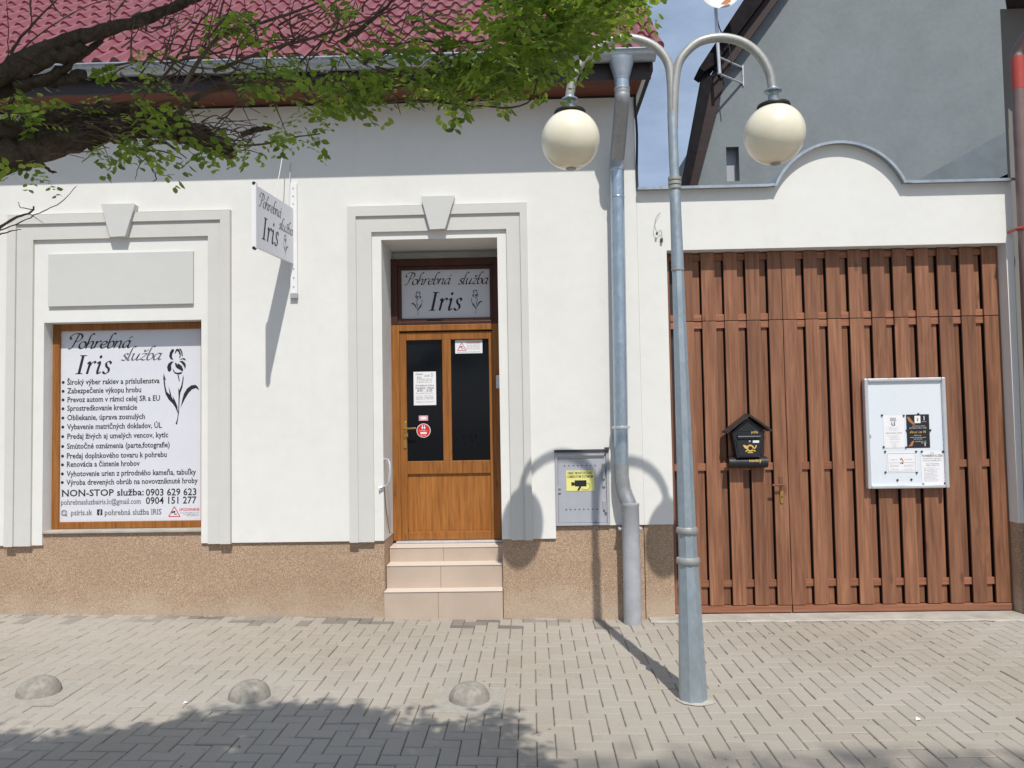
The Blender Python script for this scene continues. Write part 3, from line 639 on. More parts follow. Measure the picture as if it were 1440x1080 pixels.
def gpoly(name, px, y0, y1, mat, rnd=.3):          # roof and verge boards, set out on the gable plane
    m = MB(); m.rnd = rnd; m.prism([W9(*q) for q in px], y0, y1); return obj(name, m, mat, GH)
gpoly('roof', [(918, 430), (930, 430), (966, 265), (998, 118), (990, 112), (985, 114), (957, 265)], Y9 - .32, Y9 + .05, M['roofdark'])
gpoly('bargeboard', [(926, 430), (946, 430), (977, 265), (1015, 122), (1013, 108), (996, 116), (961, 265)], Y9 - .22, Y9 + .1, M['bargeboard'])
gpoly('roof', [(977, 108), (1048, 0), (1310, -400), (1345, -400), (1076, 0), (1000, 102), (984, 113)], Y9 - .42, Y9 + .12, M['roofdark'])
m = MB(); Q = [W9(984, 113), W9(1310, -400), W9(1345, -400), W9(1000, 112)]; m.prism([(x + 2.3, z) for x, z in Q], Y9 + .42, 18.2); obj('roof', m, M['roofdark'], GH)
gpoly('bargeboard', [(1001, 103), (1077, 0), (1346, -400), (1364, -400), (1095, 0), (1010, 118)], Y9 - .26, Y9 + .1, M['bargeboard'])
# sheet roofed outbuilding
SH = thing('outbuilding', (8, 5.5, -.05), 'outbuilding with sloping slate blue sheet roof behind the right end of the gate wall', 'shed')
q = [at(1268, 266, 4), at(1430, 176, 4), at(1348, 266, 4), at(1430, 217, 4)]
d1 = q[1] - q[0]; e1 = q[0] + d1 * 2.2; e0 = q[0] - d1 * .4; d2 = q[3] - q[2]; g1 = q[2] + d2 * 3.0; g0 = q[2] - d2 * .9
m = MB(); m.prism([(e0.x, e0.z), (e1.x, e1.z), (g1.x + 1.0, g1.z), (g0.x, g0.z)], 4.0, 7.5); obj('roof', m, M['shed'], SH)
m = MB(); m.prism([(g0.x + .3, g0.z - .02), (g1.x + 1, g1.z - .03), (g1.x + 1, -.3), (g0.x + .3, -.3)], 4.12, 7.4); obj('wall', m, M['shed2'], SH)
# neighbour at the right edge
def skew(m, x, y, z0, z1):                    # the neighbour's side wall runs back at a slant
    P = [(x, y), (11, y), (13, 3.0), (x + .70 * (3.0 - y), 3.0)]
    m.add([(a, b, z0) for a, b in P] + [(a, b, z1) for a, b in P], [(3, 2, 1, 0), (4, 5, 6, 7), (0, 1, 5, 4), (1, 2, 6, 5), (2, 3, 7, 6), (3, 0, 4, 7)])
NB = thing('neighbour_house', (5, 3, -.05), 'rendered house with shade put into its grey wall colour beside the white gate wall with mauve and red downpipe', 'house')
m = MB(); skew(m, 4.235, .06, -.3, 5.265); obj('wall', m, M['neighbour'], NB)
m = MB(); m.prism([(4.214, -.1), (4.5, -.1), (9, -.1), (9, .76), (4.214, .70), (4.209, .4)], -.02, .055); obj('plinth', m, M['plinth2'], NB)
m = MB(); skew(m, 3.90, -.5, 5.27, 5.40); ev = obj('eave', m, M['darkmetal'], NB, .004)
m = MB(); m.add([(3.87, -.56, 5.405), (11, -.56, 5.405), (13, 3.1, 6.1), (6.4, 3.1, 6.1), (3.87, -.56, 5.48), (11, -.56, 5.48), (13, 3.1, 6.18), (6.4, 3.1, 6.18)], [(3, 2, 1, 0), (4, 5, 6, 7), (0, 1, 5, 4), (1, 2, 6, 5), (2, 3, 7, 6), (3, 0, 4, 7)]); obj('roof', m, M['roof'], NB)
m = MB(); m.tube([(4.245, -.12, 4.46), (4.243, -.12, 3.2), (4.235, -.12, 1.2), (4.232, -.12, ground(4.2, -.1) + .04)], .052, 20); rp = obj('downpipe', m, M['rpipe'], NB, smooth=True)
m = MB(); m.tube([(4.247, -.12, 4.455), (4.25, -.12, 4.735)], .054, 20); obj('red_pipe_section', m, M['rred'], rp, smooth=True)
m = MB(); m.tube(catmull([(4.25, -.12, 4.72), (4.255, -.12, 4.79), (4.30, -.2, 4.90), (4.42, -.42, 5.12), (4.45, -.48, 5.26)], 5), .050, 20); obj('pipe_elbow', m, M['rpipe'], rp, smooth=True)
m = MB(); m.lathe((4.243, -.12, 3.235), [(.053, 0), (.060, .004), (.060, .024), (.053, .028)], 20); m.box(4.17, 4.187, -.125, .05, 3.238, 3.256); m.tube([(4.17, -.13, 3.247), (4.20, -.15, 3.25)], .01, 8); obj('pipe_clamp', m, M['rred'], rp, smooth=True)
# satellite dish on its mast at the grey house gable
SD = thing('satellite_dish', (3.8, 8.0, 8.3), 'white satellite dish with orange mark on a mast above the grey house', 'satellite dish')
yb = 8.45; A = lambda px, py: at(px, py, yb)
m = MB(); p0, p1 = A(1012, 104), A(1003, -40); m.tube([p0, p1], .035, 10); mast = obj('mast', m, M['alu'], SD, smooth=True)
m = MB()
for y in (80, 103): s = A(1010, y); m.tube([s, (s.x + .66, Y9 + .02, s.z + .02)], .022, 8)
s = A(1055, 80); m.box(s.x - .012, s.x + .012, Y9 - .03, Y9 + .01, s.z - .36, s.z + .08); obj('bracket', m, M['alu'], SD, smooth=True)
c = A(1007, -18); c.z -= .2; m = MB(); m.lathe((c.x, c.y - .3, c.z), [(.02, -.10), (.18, -.085), (.32, -.04), (.415, .02), (.42, .028), (.405, .03), (.31, -.02), (.18, -.065), (.02, -.08)], 32, 'Y')
ds = obj('reflector', m, M['dish'], SD, smooth=True)
m = MB(); m.prism([(c.x - .02, c.z - .36), (c.x + .09, c.z - .37), (c.x + .19, c.z - .31), (c.x + .17, c.z - .24), (c.x + .06, c.z - .28)], c.y - .37, c.y - .365); obj('orange_mark', m, M['orange'], ds)
m = MB(); m.tube(catmull([A(1006, 8), A(1012, 40), A(1024, 60), A(1028, 85), A(1030, 100)], 5), .012, 6); obj('aerial_cable', m, M['cable'], SD)
# ------------------------------------------------------------------ street lamp
random.seed(21)
LX, LY = .960, -1.885; gz = ground(LX, LY)
LP = thing('street_lamp', (LX, LY, gz), 'galvanised lamp post with two curved arms and cream globes on the pavement', 'street lamp')
tx = lambda z: LX - .034 * (z / 3.9)                 # the post leans a little to the left
m = MB()
m.tube([(tx(0), LY, gz - .02), (tx(0), LY, .02), (tx(.8), LY, .80)], [.088, .086, .062], 8); m.tube([(tx(.8), LY, .80), (tx(1.0), LY, 1.01)], [.058, .056], 8)
m.tube([(tx(1.0), LY, 1.0), (tx(2.6), LY, 2.62)], [.055, .0365], 8); pole = obj('pole', m, M['lamp'], LP, .003)
m = MB(); m.tube([(tx(2.62), LY, 2.62), (tx(3.15), LY, 3.14)], [.0385, .0335], 24); m.tube([(tx(3.1), LY, 3.1), (tx(3.62), LY, at(946, 158, LY).z)], [.030, .0305], 24); obj('upper_pole', m, M['lamp'], pole, smooth=True)
m = MB(); rr = random.Random(8)
V = [(tx(0) + .012 + (.118 + rr.uniform(-.018, .03)) * math.cos(6.2832 * i / 18), LY + (.105 + rr.uniform(-.01, .02)) * math.sin(6.2832 * i / 18), gz + .004) for i in range(18)]
m.add(V + [(tx(0), LY, gz + .016)], [(i, (i + 1) % 18, 18) for i in range(18)]); obj('mortar_bed', m, M['strip'], LP)
m = MB()
for z, r in ((.80, .074), (.985, .068)):
    m = MB(); m.lathe((tx(z), LY, z), [(r - .016, -.006), (r - .004, 0), (r, .012), (r, .02), (r - .004, .032), (r - .016, .038)], 24); obj('collar', m, M['armm'], pole, smooth=True)
m = MB(); m.lathe((tx(2.615), LY, 2.615), [(.038, 0), (.040, .002), (.040, .010), (.038, .012)], 24); obj('collar', m, M['armm'], pole, smooth=True); m = MB()
for i in range(3): m.lathe((tx(3.13 + i * .028), LY, 3.13 + i * .028), [(.033, 0), (.041, .003), (.041, .023), (.033, .026)], 24)
obj('collar', m, M['armm'], pole, smooth=True)
for sx, pts, gx, gy, gzc in ((-1, [(946, 180), (945, 150), (944, 118), (940, 90), (926, 70), (905, 58), (880, 54), (852, 61), (826, 80), (808, 104), (802, 128), (801, 140)], .285, -1.865, at(803.5, 197, -1.865).z), (1, [(947, 180), (947.5, 150), (949, 118), (954, 90), (966, 72), (985, 58), (1015, 53), (1045, 60), (1068, 78), (1082, 102), (1086, 122), (1087, 128)], 1.522, -1.915, at(1089.5, 189, -1.915).z)):
    P = []
    for i, (px, py) in enumerate(pts): P.append(at(px, py, LY + (gy - LY) * i / (len(pts) - 1)))
    m = MB(); m.tube(catmull(P, 4), .0285, 16); arm = obj('arm', m, M['armm'], LP, smooth=True)
    e = P[-1]; ex = e.x
    m = MB(); m.lathe((ex, gy, e.z), [(.028, -.085), (.031, -.083), (.031, -.02), (.036, -.012), (.053, -.006), (.054, .002), (.036, .008), (.03, .02)], 24); obj('arm_socket', m, M['lamp'], arm, smooth=True)
    R = .186; m = MB(); prof = [(R * math.sin(t), -R * math.cos(t)) for t in [.04 + (math.pi - .55) * i / 30 for i in range(31)]]
    m.lathe((ex, gy, gzc), prof, 48); gl = obj('globe', m, M['globe'], LP, smooth=True)
    m = MB(); m.lathe((ex, gy, gzc), [(.02, R * .965), (.10, R * .90), (.102, R * .94), (.098, R * 1.0), (.055, R * 1.06), (.035, R * 1.09), (.03, R * 1.15)], 36); obj('globe_cap', m, M['black'], gl, smooth=True)
    m = MB(); m.lathe((ex, gy, gzc - R - .003), [(.012, -.003), (.03, 0), (.034, .004)], 20); obj('globe_rim', m, M['armm'], gl, smooth=True)

# ------------------------------------------------------------------ concrete bollards
def bollard(x, y, rz, label):
    z = ground(x, y); B_ = thing('concrete_bollard', (x, y, z), label, 'bollard', 'low concrete domes along the pavement')
    rnd = random.Random(int(x * 100)); m = MB(); n = 28; rows = 11; V = []
    for i in range(rows):
        t = math.pi / 2 * i / (rows - 1) * .97; r = .126 * math.cos(t) ** .85; h = .100 * math.sin(t)
        for j in range(n):
            a = 2 * math.pi * j / n; k = 1 + .012 * math.sin(3 * a + x) + rnd.uniform(-.006, .006)
            V.append((x + r * k * math.cos(a), y + r * k * math.sin(a), z + .003 + h))
    m.add(V, [(i * n + j, i * n + (j + 1) % n, (i + 1) * n + (j + 1) % n, (i + 1) * n + j) for i in range(rows - 1) for j in range(n)] + [tuple(range((rows - 1) * n, rows * n))])
    obj('dome', m, M['concrete'], B_, smooth=60)
    m = MB(); c, s = math.cos(rz), math.sin(rz); h = .215
    pts = [(x + h * (a * c - b * s), y + h * (a * s + b * c)) for a, b in ((-1, -1), (1, -1), (1, 1), (-1, 1))]
    V = [(p, q, ground(p, q) - .01) for p, q in pts] + [(p, q, ground(p, q) + .006) for p, q in pts]; m.add(V, [(0, 1, 5, 4), (1, 2, 6, 5), (2, 3, 7, 6), (3, 0, 4, 7), (4, 5, 6, 7)]); obj('base_plate', m, M['plate'], B_, .003)
for (bx_, by_), rz, lb in zip(PLATES, (.05, .02, -.03), ('low grey concrete dome on the pavement before the window, leftmost of three', 'low grey concrete dome on the pavement, between the other two domes', 'low grey concrete dome on the pavement in front of the door steps')):
    bollard(bx_, by_, rz, lb)

# ------------------------------------------------------------------ signs on the house
def px_plane(Y): return Plane((0, Y, 0))
def U(px, py, Y): p = at(px, py, Y); return p.x, p.z
# window sign
WY = .15
m = MB(); m.box(-4.272, -2.974, WY, WY + .012, .840, 2.568); WS = obj('window_sign', m, M['sign'])
tag(WS, 'large white sign listing services in the shop window, with black iris flower', 'sign')
PL = px_plane(WY); ink = MB(); gi = MB(); rd = MB()
def C5(cx, cy): return U(60 + cx * .29630, 440 + cy * .29630, WY)
def line(mb, body, x0, x1, base, xh=16.5, slab=True, bold=.013):
    a = C5(x0, base); b = C5(x1, base); PL.text(mb, body, a[0], b[0], (a[1] + b[1]) / 2, xh * .2963 * .00637, slab, bold)
ROWS = [('Široký výber rakiev a príslušenstva', 117, 555, 337), ('Zabezpečenie výkopu hrobu', 117, 469, 379), ('Prevoz autom v rámci celej SR a EU', 117, 557, 420), ('Sprostredkovanie kremácie', 117, 448, 462), ('Obliekanie, úprava zosnulých', 117, 487, 506), ('Vybavenie matričných dokladov, ÚL', 116, 566, 549), ('Predaj živých aj umelých vencov, kytíc', 116, 596, 594), ('Smútočné oznámenia (parte,fotografie)', 116, 603, 641), ('Predaj doplnkového tovaru k pohrebu', 114, 590, 687), ('Renovácia a čistenie hrobov', 114, 461, 728), ('Vyhotovenie urien z prírodného kameňa, tabuľky', 114, 728, 771), ('Výroba drevených obrúb na novovzniknuté hroby', 113, 736, 812)]
for i, (tx_, a, b, y) in enumerate(ROWS):
    line(ink, tx_, a, b, y); u, v = C5(98 - i * .4, y - 7); PL.put(ink, DOT(0, 0, .0135), u, v, 1, 1)
line(ink, 'NON-STOP služba:', 90, 480, 868, 20, True, .014); line(ink, '0903 629 623', 490, 730, 866, 21, False, .012); line(ink, '0904 151 277', 490, 730, 905, 21, False, .012)
line(gi, 'pohrebnasluzbairis.lc@gmail.com', 88, 467, 908, 16, True, .006); line(gi, 'psiris.sk', 135, 236, 960, 17, True, .008); line(gi, 'pohrebná služba IRIS', 295, 564, 958, 17, True, .008)
a = C5(120, 171); b = C5(430, 171); PL.script(ink, 'Pohrebná', a[0], b[0], a[1], .066)
a = C5(372, 226); b = C5(568, 224); PL.script(gi, 'služba', a[0], b[0], a[1], .062)
a = C5(155, 291); b = C5(330, 289); PL.iris(ink, a[0], b[0], a[1], .115)
a = C5(572, 531); top_ = C5(600, 170); em = MB(); PL.put(em, flower_polys(), a[0], a[1], (top_[1] - a[1]), (top_[1] - a[1])); obj('iris_emblem', em, M['ink'], WS)
# globe sign, square f badge, warning triangle
u, v = C5(102, 950); ring = lambda r: [(r * math.cos(6.2832 * i / 20), r * math.sin(6.2832 * i / 20)) for i in range(21)]
def stroke(mb, pl, pts, w, u0=0, v0=0):
    P = [Vector(p) for p in pts]; qs = []
    for i in range(len(P) - 1):
        t = (P[i + 1] - P[i]).normalized(); n = Vector((-t.y, t.x)) * w / 2; qs.append([tuple(P[i] - n), tuple(P[i + 1] - n), tuple(P[i + 1] + n), tuple(P[i] + n)])
    pl.put(mb, qs, u0, v0, 1, 1)
stroke(gi, PL, ring(.026), .004, u, v); stroke(gi, PL, [(.012 * math.cos(6.2832 * i / 20), .026 * math.sin(6.2832 * i / 20)) for i in range(21)], .003, u, v)
for dz in (-.011, .011): stroke(gi, PL, [(-.024, dz), (.024, dz)], .003, u, v)
stroke(gi, PL, [(.012, -.014), (.03, -.032)], .006, u, v)
u, v = C5(271, 946); PL.rect(ink, u - .024, u + .024, v - .026, v + .026)
wh = MB(); stroke(wh, PL, [(.012, .016), (.004, .014), (.002, .008), (.002, -.026)], .008, u, v); stroke(wh, PL, [(-.008, .0), (.013, .0)], .007, u, v)
for p in range(len(wh.v)): wh.v[p].y -= .001
def warning(pl, u, v, s, red, blk):                  # triangle with a camera, s = height
    T = [(-.58 * s, 0), (.58 * s, 0), (0, s)]; stroke(red, pl, T + [T[0]], .075 * s, u, v)
    pl.put(blk, [[(-.26 * s, .34 * s), (.12 * s, .44 * s), (.08 * s, .58 * s), (-.3 * s, .48 * s)], [(.0, .2 * s), (.26 * s, .2 * s), (.26 * s, .27 * s), (.0, .27 * s)], [(.0, .27 * s), (.06 * s, .27 * s), (.04 * s, .42 * s), (-.02 * s, .4 * s)]], u, v, 1, 1)
u, v = C5(625, 966); warning(PL, u, v, .088, rd, ink)
a = C5(648, 940); b = C5(744, 940); PL.text(rd, 'UPOZORNENIE', a[0], b[0], a[1], .016, False, .01)
for i, y in enumerate((948, 955, 962)): a = C5(655 + 14 * i, y); b = C5(743, y); PL.scribble(gi, a[0], b[0], a[1] - .006, .010)
for nm, mb, mt in (('lettering', ink, 'ink'), ('fine_lettering', gi, 'greyink'), ('red_lettering', rd, 'red'), ('white_lettering', wh, 'white')): obj(nm, mb, M[mt], WS)
# sign in the light above the door
TY = D0 + .045
m = MB(); m.box(X0 + .096, X1 - .096, TY, TY + .008, 2.662, 3.122); TS = obj('transom_sign', m, M['signdark']); tag(TS, 'wide sign with two iris flowers in the light above the brown door', 'sign')
PL2 = px_plane(TY); ink = MB()
def C6(cx, cy): return U(555 + cx * .09722, 370 + cy * .09722, TY)
a = C6(140, 318); b = C6(835, 305); PL2.script(ink, 'Pohrebná', a[0], b[0], a[1], .056); a = C6(915, 304); b = C6(1362, 300); PL2.script(ink, 'služba', a[0], b[0], a[1] - .002, .056)
a = C6(495, 690); b = C6(985, 690); PL2.iris(ink, a[0], b[0], a[1], .118)
a = C6(350, 752); em = MB(); PL2.put(em, flower_polys(True), a[0] + .035, a[1], .225, .225); obj('iris_emblem', em, M['ink'], TS); a = C6(1110, 728); em = MB(); PL2.put(em, flower_polys(), a[0] - .0, a[1], .225, .225); obj('iris_emblem', em, M['ink'], TS)
obj('lettering', ink, M['ink'], TS)
# notices stuck on the door panes
GY = D0 + .022 + .028
def notice(name, px0, py0, px1, py1, Y, mat, label, cat, th=.002):
    a, b = U(px0, py0, Y), U(px1, py1, Y); m = MB(); m.box(a[0], b[0], Y - th, Y, b[1], a[1]); return tag(obj(name, m, M[mat]), label, cat), Plane((a[0], Y - th, b[1]), lift=.001), b[0] - a[0], a[1] - b[1]
o, pl, w, h = notice('opening_hours_notice', 581.5, 523, 613.5, 569.5, GY, 'paper', 'white opening hours sheet stuck on the left door pane', 'notice')
ink = MB(); pl.script(ink, 'Pohrebná', .02, .09, h - .03, .009); pl.script(ink, 'služba', .1, .155, h - .045, .008); pl.iris(ink, .03, .075, h - .065, .017); pl.put(ink, flower_polys(), .165, h - .062, .05, .05)
for y in (.78, .735, .69): pl.scribble(ink, .03, w - .035, h * y - .005, .009)
pl.text(ink, 'Prevádzkové hodiny', .02, w - .02, h * .565, .011, True); pl.text(ink, 'Pondelok - Piatok', .018, w - .018, h * .49, .011, True, .01); pl.text(ink, '8:00 - 15:30', .035, w - .035, h * .405, .015, False, .01)
for y in (.345, .265, .22, .175, .085): pl.scribble(ink, .022, w - .022, h * y, .010)
obj('lettering', ink, M['greyink'], o)
o, pl, w, h = notice('warning_sticker', 640, 478.5, 678.5, 496.5, GY, 'paper', 'white warning sticker with red triangle at the top of the right door pane', 'sticker')
rd = MB(); ink = MB(); warning(pl, .062, .03, .07, rd, ink); pl.text(rd, 'UPOZORNENIE !', .105, w - .015, h - .035, .013, False, .012)
for y in (.58, .44, .3): pl.scribble(ink, .108, w - .02, h * y, .009)
pl.scribble(ink, .02, w - .02, h * .07, .009); obj('red_lettering', rd, M['red'], o); obj('lettering', ink, M['greyink'], o)
o, pl, w, h = notice('pink_sticker', 589, 584.5, 602, 591.5, GY, 'pink', 'small pink and white sticker above the round red sticker', 'sticker')
wh = MB(); pl.put(wh, [[(w * .12, h * .5), (w * .3, h * .2), (w * .7, h * .2), (w * .88, h * .5), (w * .7, h * .8), (w * .3, h * .8)]], 0, 0, 1, 1); obj('white_print', wh, M['white'], o)
c = U(595.7, 605.5, GY); R = .066; m = MB(); m.lathe((c[0], GY, c[1]), [(R, 0), (R, .002)], 40, 'Y'); o = tag(obj('round_sticker', m, M['white']), 'round red sticker with white figures beside the brass door handle', 'sticker')
m = MB(); m.lathe((c[0], GY - .002, c[1]), [(R * .92, .0), (R * .92, .001)], 40, 'Y'); obj('red_disc', m, M['red'], o)
wh = MB(); pl = Plane((c[0], GY - .003, c[1]), lift=.001)
for s in (-1, 1): pl.put(wh, DOT(s * .010, .044, .0055) + [[(s * .010 - .008, .034), (s * .010 - .005, .014), (s * .010 + .005, .014), (s * .010 + .008, .034), (s * .010, .039)]], 0, 0, 1, 1)
pl.scribble(wh, -.042, .042, -.005, .011); pl.rect(wh, -.03, .03, -.032, -.014); pl.scribble(wh, -.03, .03, -.048, .010); obj('white_print', wh, M['white'], o)
# scraps of old tape left on the panes
m = MB(); r2 = random.Random(4)
pl = Plane((0, GY + .003, 0), lift=.001)
for _ in range(170):
    px, py = r2.gauss(655, 12), r2.gauss(548, 17)
    if not (637 < px < 680 and 505 < py < 585): continue
    u, v = U(px, py, GY); s = r2.uniform(.001, .004); pl.put(m, [[(-s, 0), (0, -s * r2.uniform(.5, 3)), (s, 0), (0, s * r2.uniform(.5, 2))]], u, v, 1, 1)
for px, py in ((663, 613), (669, 612), (669, 615), (604, 616), (652, 615), (664, 619)): u, v = U(px, py, GY); pl.put(m, [[(-.006, -.013), (.006, -.013), (.006, .013), (-.004, .012)]], u, v, 1, 1)
obj('tape_residue', m, flat('tape_residue', (.13, .13, .14), .7), door)['kind'] = 'stuff'
# projecting sign on brackets
sd = Vector((-.085, -.69, 0)).normalized(); O = Vector((-2.085, -.02, 0)); L = .70; zb_, zt_ = 3.105, 3.600
nrm = Vector((sd.y, -sd.x, 0)) * -1
if nrm.dot(CAM - O) < 0: nrm = -nrm
HS = thing('hanging_sign', (-2.085, 0, 3.1), 'small grey projecting sign hung at right angles on wall bracket and wires', 'sign')
m = MB(); a, b = O + sd * .02, O + sd * (L - .012); t = nrm * .012
m.add([a - t + Vector((0, 0, zb_)), b - t + Vector((0, 0, zb_)), b + t + Vector((0, 0, zb_)), a + t + Vector((0, 0, zb_)), a - t + Vector((0, 0, zt_)), b - t + Vector((0, 0, zt_)), b + t + Vector((0, 0, zt_)), a + t + Vector((0, 0, zt_))], [(3, 2, 1, 0), (4, 5, 6, 7), (0, 1, 5, 4), (1, 2, 6, 5), (2, 3, 7, 6), (3, 0, 4, 7)])
pnl = obj('sign_panel', m, M['sign'], HS)
m = MB(); b2 = O + sd * (L + .012); t = nrm * .018
for z0, z1 in ((zb_ - .012, zt_ + .012),):
    a = b - sd * .004; m.add([a - t + Vector((0, 0, z0)), b2 - t + Vector((0, 0, z0)), b2 + t + Vector((0, 0, z0)), a + t + Vector((0, 0, z0)), a - t + Vector((0, 0, z1)), b2 - t + Vector((0, 0, z1)), b2 + t + Vector((0, 0, z1)), a + t + Vector((0, 0, z1))], [(3, 2, 1, 0), (4, 5, 6, 7), (0, 1, 5, 4), (1, 2, 6, 5), (2, 3, 7, 6), (3, 0, 4, 7)])
edge = obj('edge_profile', m, M['white'], HS)
m = MB(); b3 = O + sd * (L + .002)
for z in (zb_ - .013, zt_ + .013): m = MB(); m.tube([b3 - sd * .012 + Vector((0, 0, z)), b3 + sd * .012 + Vector((0, 0, z))], .014, 8); obj('end_cap', m, M['black'], edge)
m = MB(); m.box(-2.105, -2.045, -.030, -.004, 2.84, 3.83); br = obj('wall_bracket', m, M['white'], HS, .003)
m = MB()
for z in (2.9, 2.98, 3.06, 3.64, 3.71, 3.78): m = MB(); m.lathe((-2.075, -.031, z), [(.007, -.002), (.007, .002)], 10, 'Y'); obj('bolt', m, M['cast'], br)
m = MB(); m.box(-2.107, -2.043, -.033, -.002, 2.80, 2.838); obj('bracket_foot', m, M['cast'], br)
m = MB(); e = O + sd * .34; m.tube([e + Vector((0, 0, zt_)), Vector((-2.14, -.01, 4.28))], .004, 6); obj('stay_wire', m, M['wire'], HS); m = MB(); e = O + sd * .08; m.tube([e + Vector((0, 0, zt_)), Vector((-2.105, -.01, 4.02))], .003, 6); obj('stay_wire', m, M['wire'], HS)
# visible face lies towards the camera: u runs from the free end towards the wall
PH = Plane(O + sd * L + nrm * .012 + Vector((0, 0, zb_)), u=-sd, n=nrm, lift=.0015); ink = MB(); gi = MB(); H_ = zt_ - zb_
PH.script(gi, 'Pohrebná', .05, .46, .345, .056); PH.script(gi, 'služba', .40, .68, .245, .052); PH.iris(ink, .10, .40, .085, .125); em = MB(); PH.put(em, flower_polys(), .49, .03, .19, .19); obj('iris_emblem', em, M['greyink'], pnl)
obj('lettering', ink, M['ink'], pnl); obj('fine_lettering', gi, M['greyink'], pnl)

# ------------------------------------------------------------------ meter cabinet
MC = thing('meter_cabinet', (.435, .1, .76), 'grey steel meter cabinet set in the wall left of the downpipe', 'meter cabinet')
m = MB(); m.frame(.202, .668, .766, 1.41, .022, -.012, .1); obj('cabinet_frame', m, M['cabinet'], MC, .002)
m = MB(); m.box(.226, .645, .004, .03, .79, 1.387); cd_ = obj('cabinet_door', m, M['cabinet'], MC, .002)
m = MB(); m.prism_x([(.004, 1.345), (.004, 1.388), (-.014, 1.388), (-.014, 1.372)], .224, .63); obj('door_fold', m, M['cabinet'], cd_, .002); m = MB(); m.box(.61, .635, -.01, .004, 1.10, 1.30); obj('hinge_cover', m, M['cabinet'], cd_, .002); m = MB(); m.box(.612, .632, -.012, .004, .90, .98); obj('hinge_cover', m, M['cabinet'], cd_, .002)
m = MB(); m.box(.198, .67, -.02, .02, 1.4, 1.424); m.box(.635, .672, -.03, .0, 1.41, 1.44); obj('drip_edge', m, flat('dark_edge', (.05, .05, .055), .6), MC, .002)
m = MB()
for z in (1.283, .905):
    m = MB()
    for i in range(8): m.lathe((.285 + i * .038 + (0 if z > 1 else .008), .0035, z), [(.0055, -.001), (.0055, .001)], 10, 'Y')
    obj('vent_row', m, M['black'], cd_)
m = MB(); m.lathe((.236, .0, 1.095), [(.018, -.004), (.018, .012), (.008, .013), (.008, .02)], 16, 'Y'); m.box(.222, .25, -.008, .004, 1.05, 1.078); obj('latch', m, M['cast'], cd_, smooth=True)
m = MB(); m.tube([(.622, -.016, 1.17), (.625, -.018, 1.30)], .012, 8); obj('hinge', m, M['cast'], cd_, smooth=True); m = MB(); m.tube([(.635, -.01, .88), (.635, -.01, .97)], .010, 8); obj('hinge', m, M['cast'], cd_, smooth=True)
a, b = U(796, 662, .0), U(836, 690, .0)
m = MB(); m.box(a[0], b[0], .001, .0035, b[1], a[1]); o = tag(obj('camera_warning_sign', m, M['yellow']), 'yellow surveillance warning sign on the grey meter cabinet door', 'sign')
pl = Plane((a[0], .001, b[1]), lift=.001); w = b[0] - a[0]; h = a[1] - b[1]; ink = MB()
pl.text(ink, 'OBJEKT MONITOROVANÝ', .012, w - .012, h * .82, .0145, False, .008); pl.text(ink, 'KAMEROVÝM SYSTÉMOM', .012, w - .012, h * .64, .0145, False, .008)
pl.rect(ink, w * .30, w * .72, h * .22, h * .52); pl.rect(ink, w * .18, w * .28, h * .26, h * .43); pl.rect(ink, w * .28, w * .30, h * .3, h * .4); pl.put(ink, [[(w * .38, 0.004), (w * .46, .004), (w * .54, h * .22), (w * .46, h * .22)]], 0, 0, 1, 1)
stroke(ink, pl, [tuple(p) for p in catmull([(w * .72, h * .38), (w * .80, h * .36), (w * .84, h * .22), (w * .80, h * .08), (w * .64, h * .05), (w * .53, h * .1)], 4)], .0035); obj('lettering', ink, M['ink'], o)

# ------------------------------------------------------------------ mailbox
MX = thing('mailbox', (1.885, .05, 1.24), 'black house shaped mailbox with golden post horn on the gate', 'mailbox')
m = MB(); cx = 1.883
m.prism([(1.782, 1.337), (1.976, 1.337), (2.02, 1.555), (1.883, 1.668), (1.742, 1.555)], -.005, .110); bx = obj('body', m, M['mailbox'], MX, .004)
m = MB(); m.prism([(1.796, 1.35), (1.963, 1.35), (1.990, 1.485), (1.770, 1.485)], -.011, -.004); m.prism([(1.772, 1.56), (1.990, 1.56), (1.883, 1.648)], -.009, -.004); obj('front_door', m, M['mailbox'], bx, .002)
m = MB(); m.prism([(1.688, 1.545), (1.883, 1.690), (2.077, 1.553), (2.077, 1.569), (1.883, 1.708), (1.688, 1.561)], -.045, .112); obj('mailbox_roof', m, flat('mailbox_roof', (.035, .028, .026), .5, 0, .3, 20), bx, .003)
fl_ = [(1.785 + i * .0245, 1.502 - (.008 if i % 2 else 0)) for i in range(9)]
m = MB(); m.prism(fl_ + [(1.981, 1.53), (1.785, 1.53)], -.022, -.004); obj('slot_flap', m, M['mailbox'], bx, .001)
m = MB(); m.prism([(1.786, 1.512), (1.98, 1.512), (1.98, 1.517), (1.786, 1.517)], -.025, -.022); obj('flap_edge', m, M['steel'], bx)
m = MB(); m.tube([(1.715, .05, 1.285), (2.05, .05, 1.285)], .046, 24); roll = obj('newspaper_roll', m, M['mailbox'], MX, smooth=True)
m = MB(); m.lathe((1.715, .05, 1.285), [(.046, -.002), (.040, .0), (.038, .02)], 24, 'X'); m.box(1.73, 2.04, .04, .11, 1.30, 1.337); obj('roll_bracket', m, M['mailbox'], roll)
pl = Plane((0, -.012, 0), lift=.001); gd = MB(); wh = MB()
gl_ = MB(); pl.text(gl_, 'pošta', 1.905, 1.962, 1.540, .016, False, .01); obj('gold_lettering', gl_, M['gold'], bx); pl2 = Plane((0, .006, 0), v=(0, -.12, .99), lift=.003)
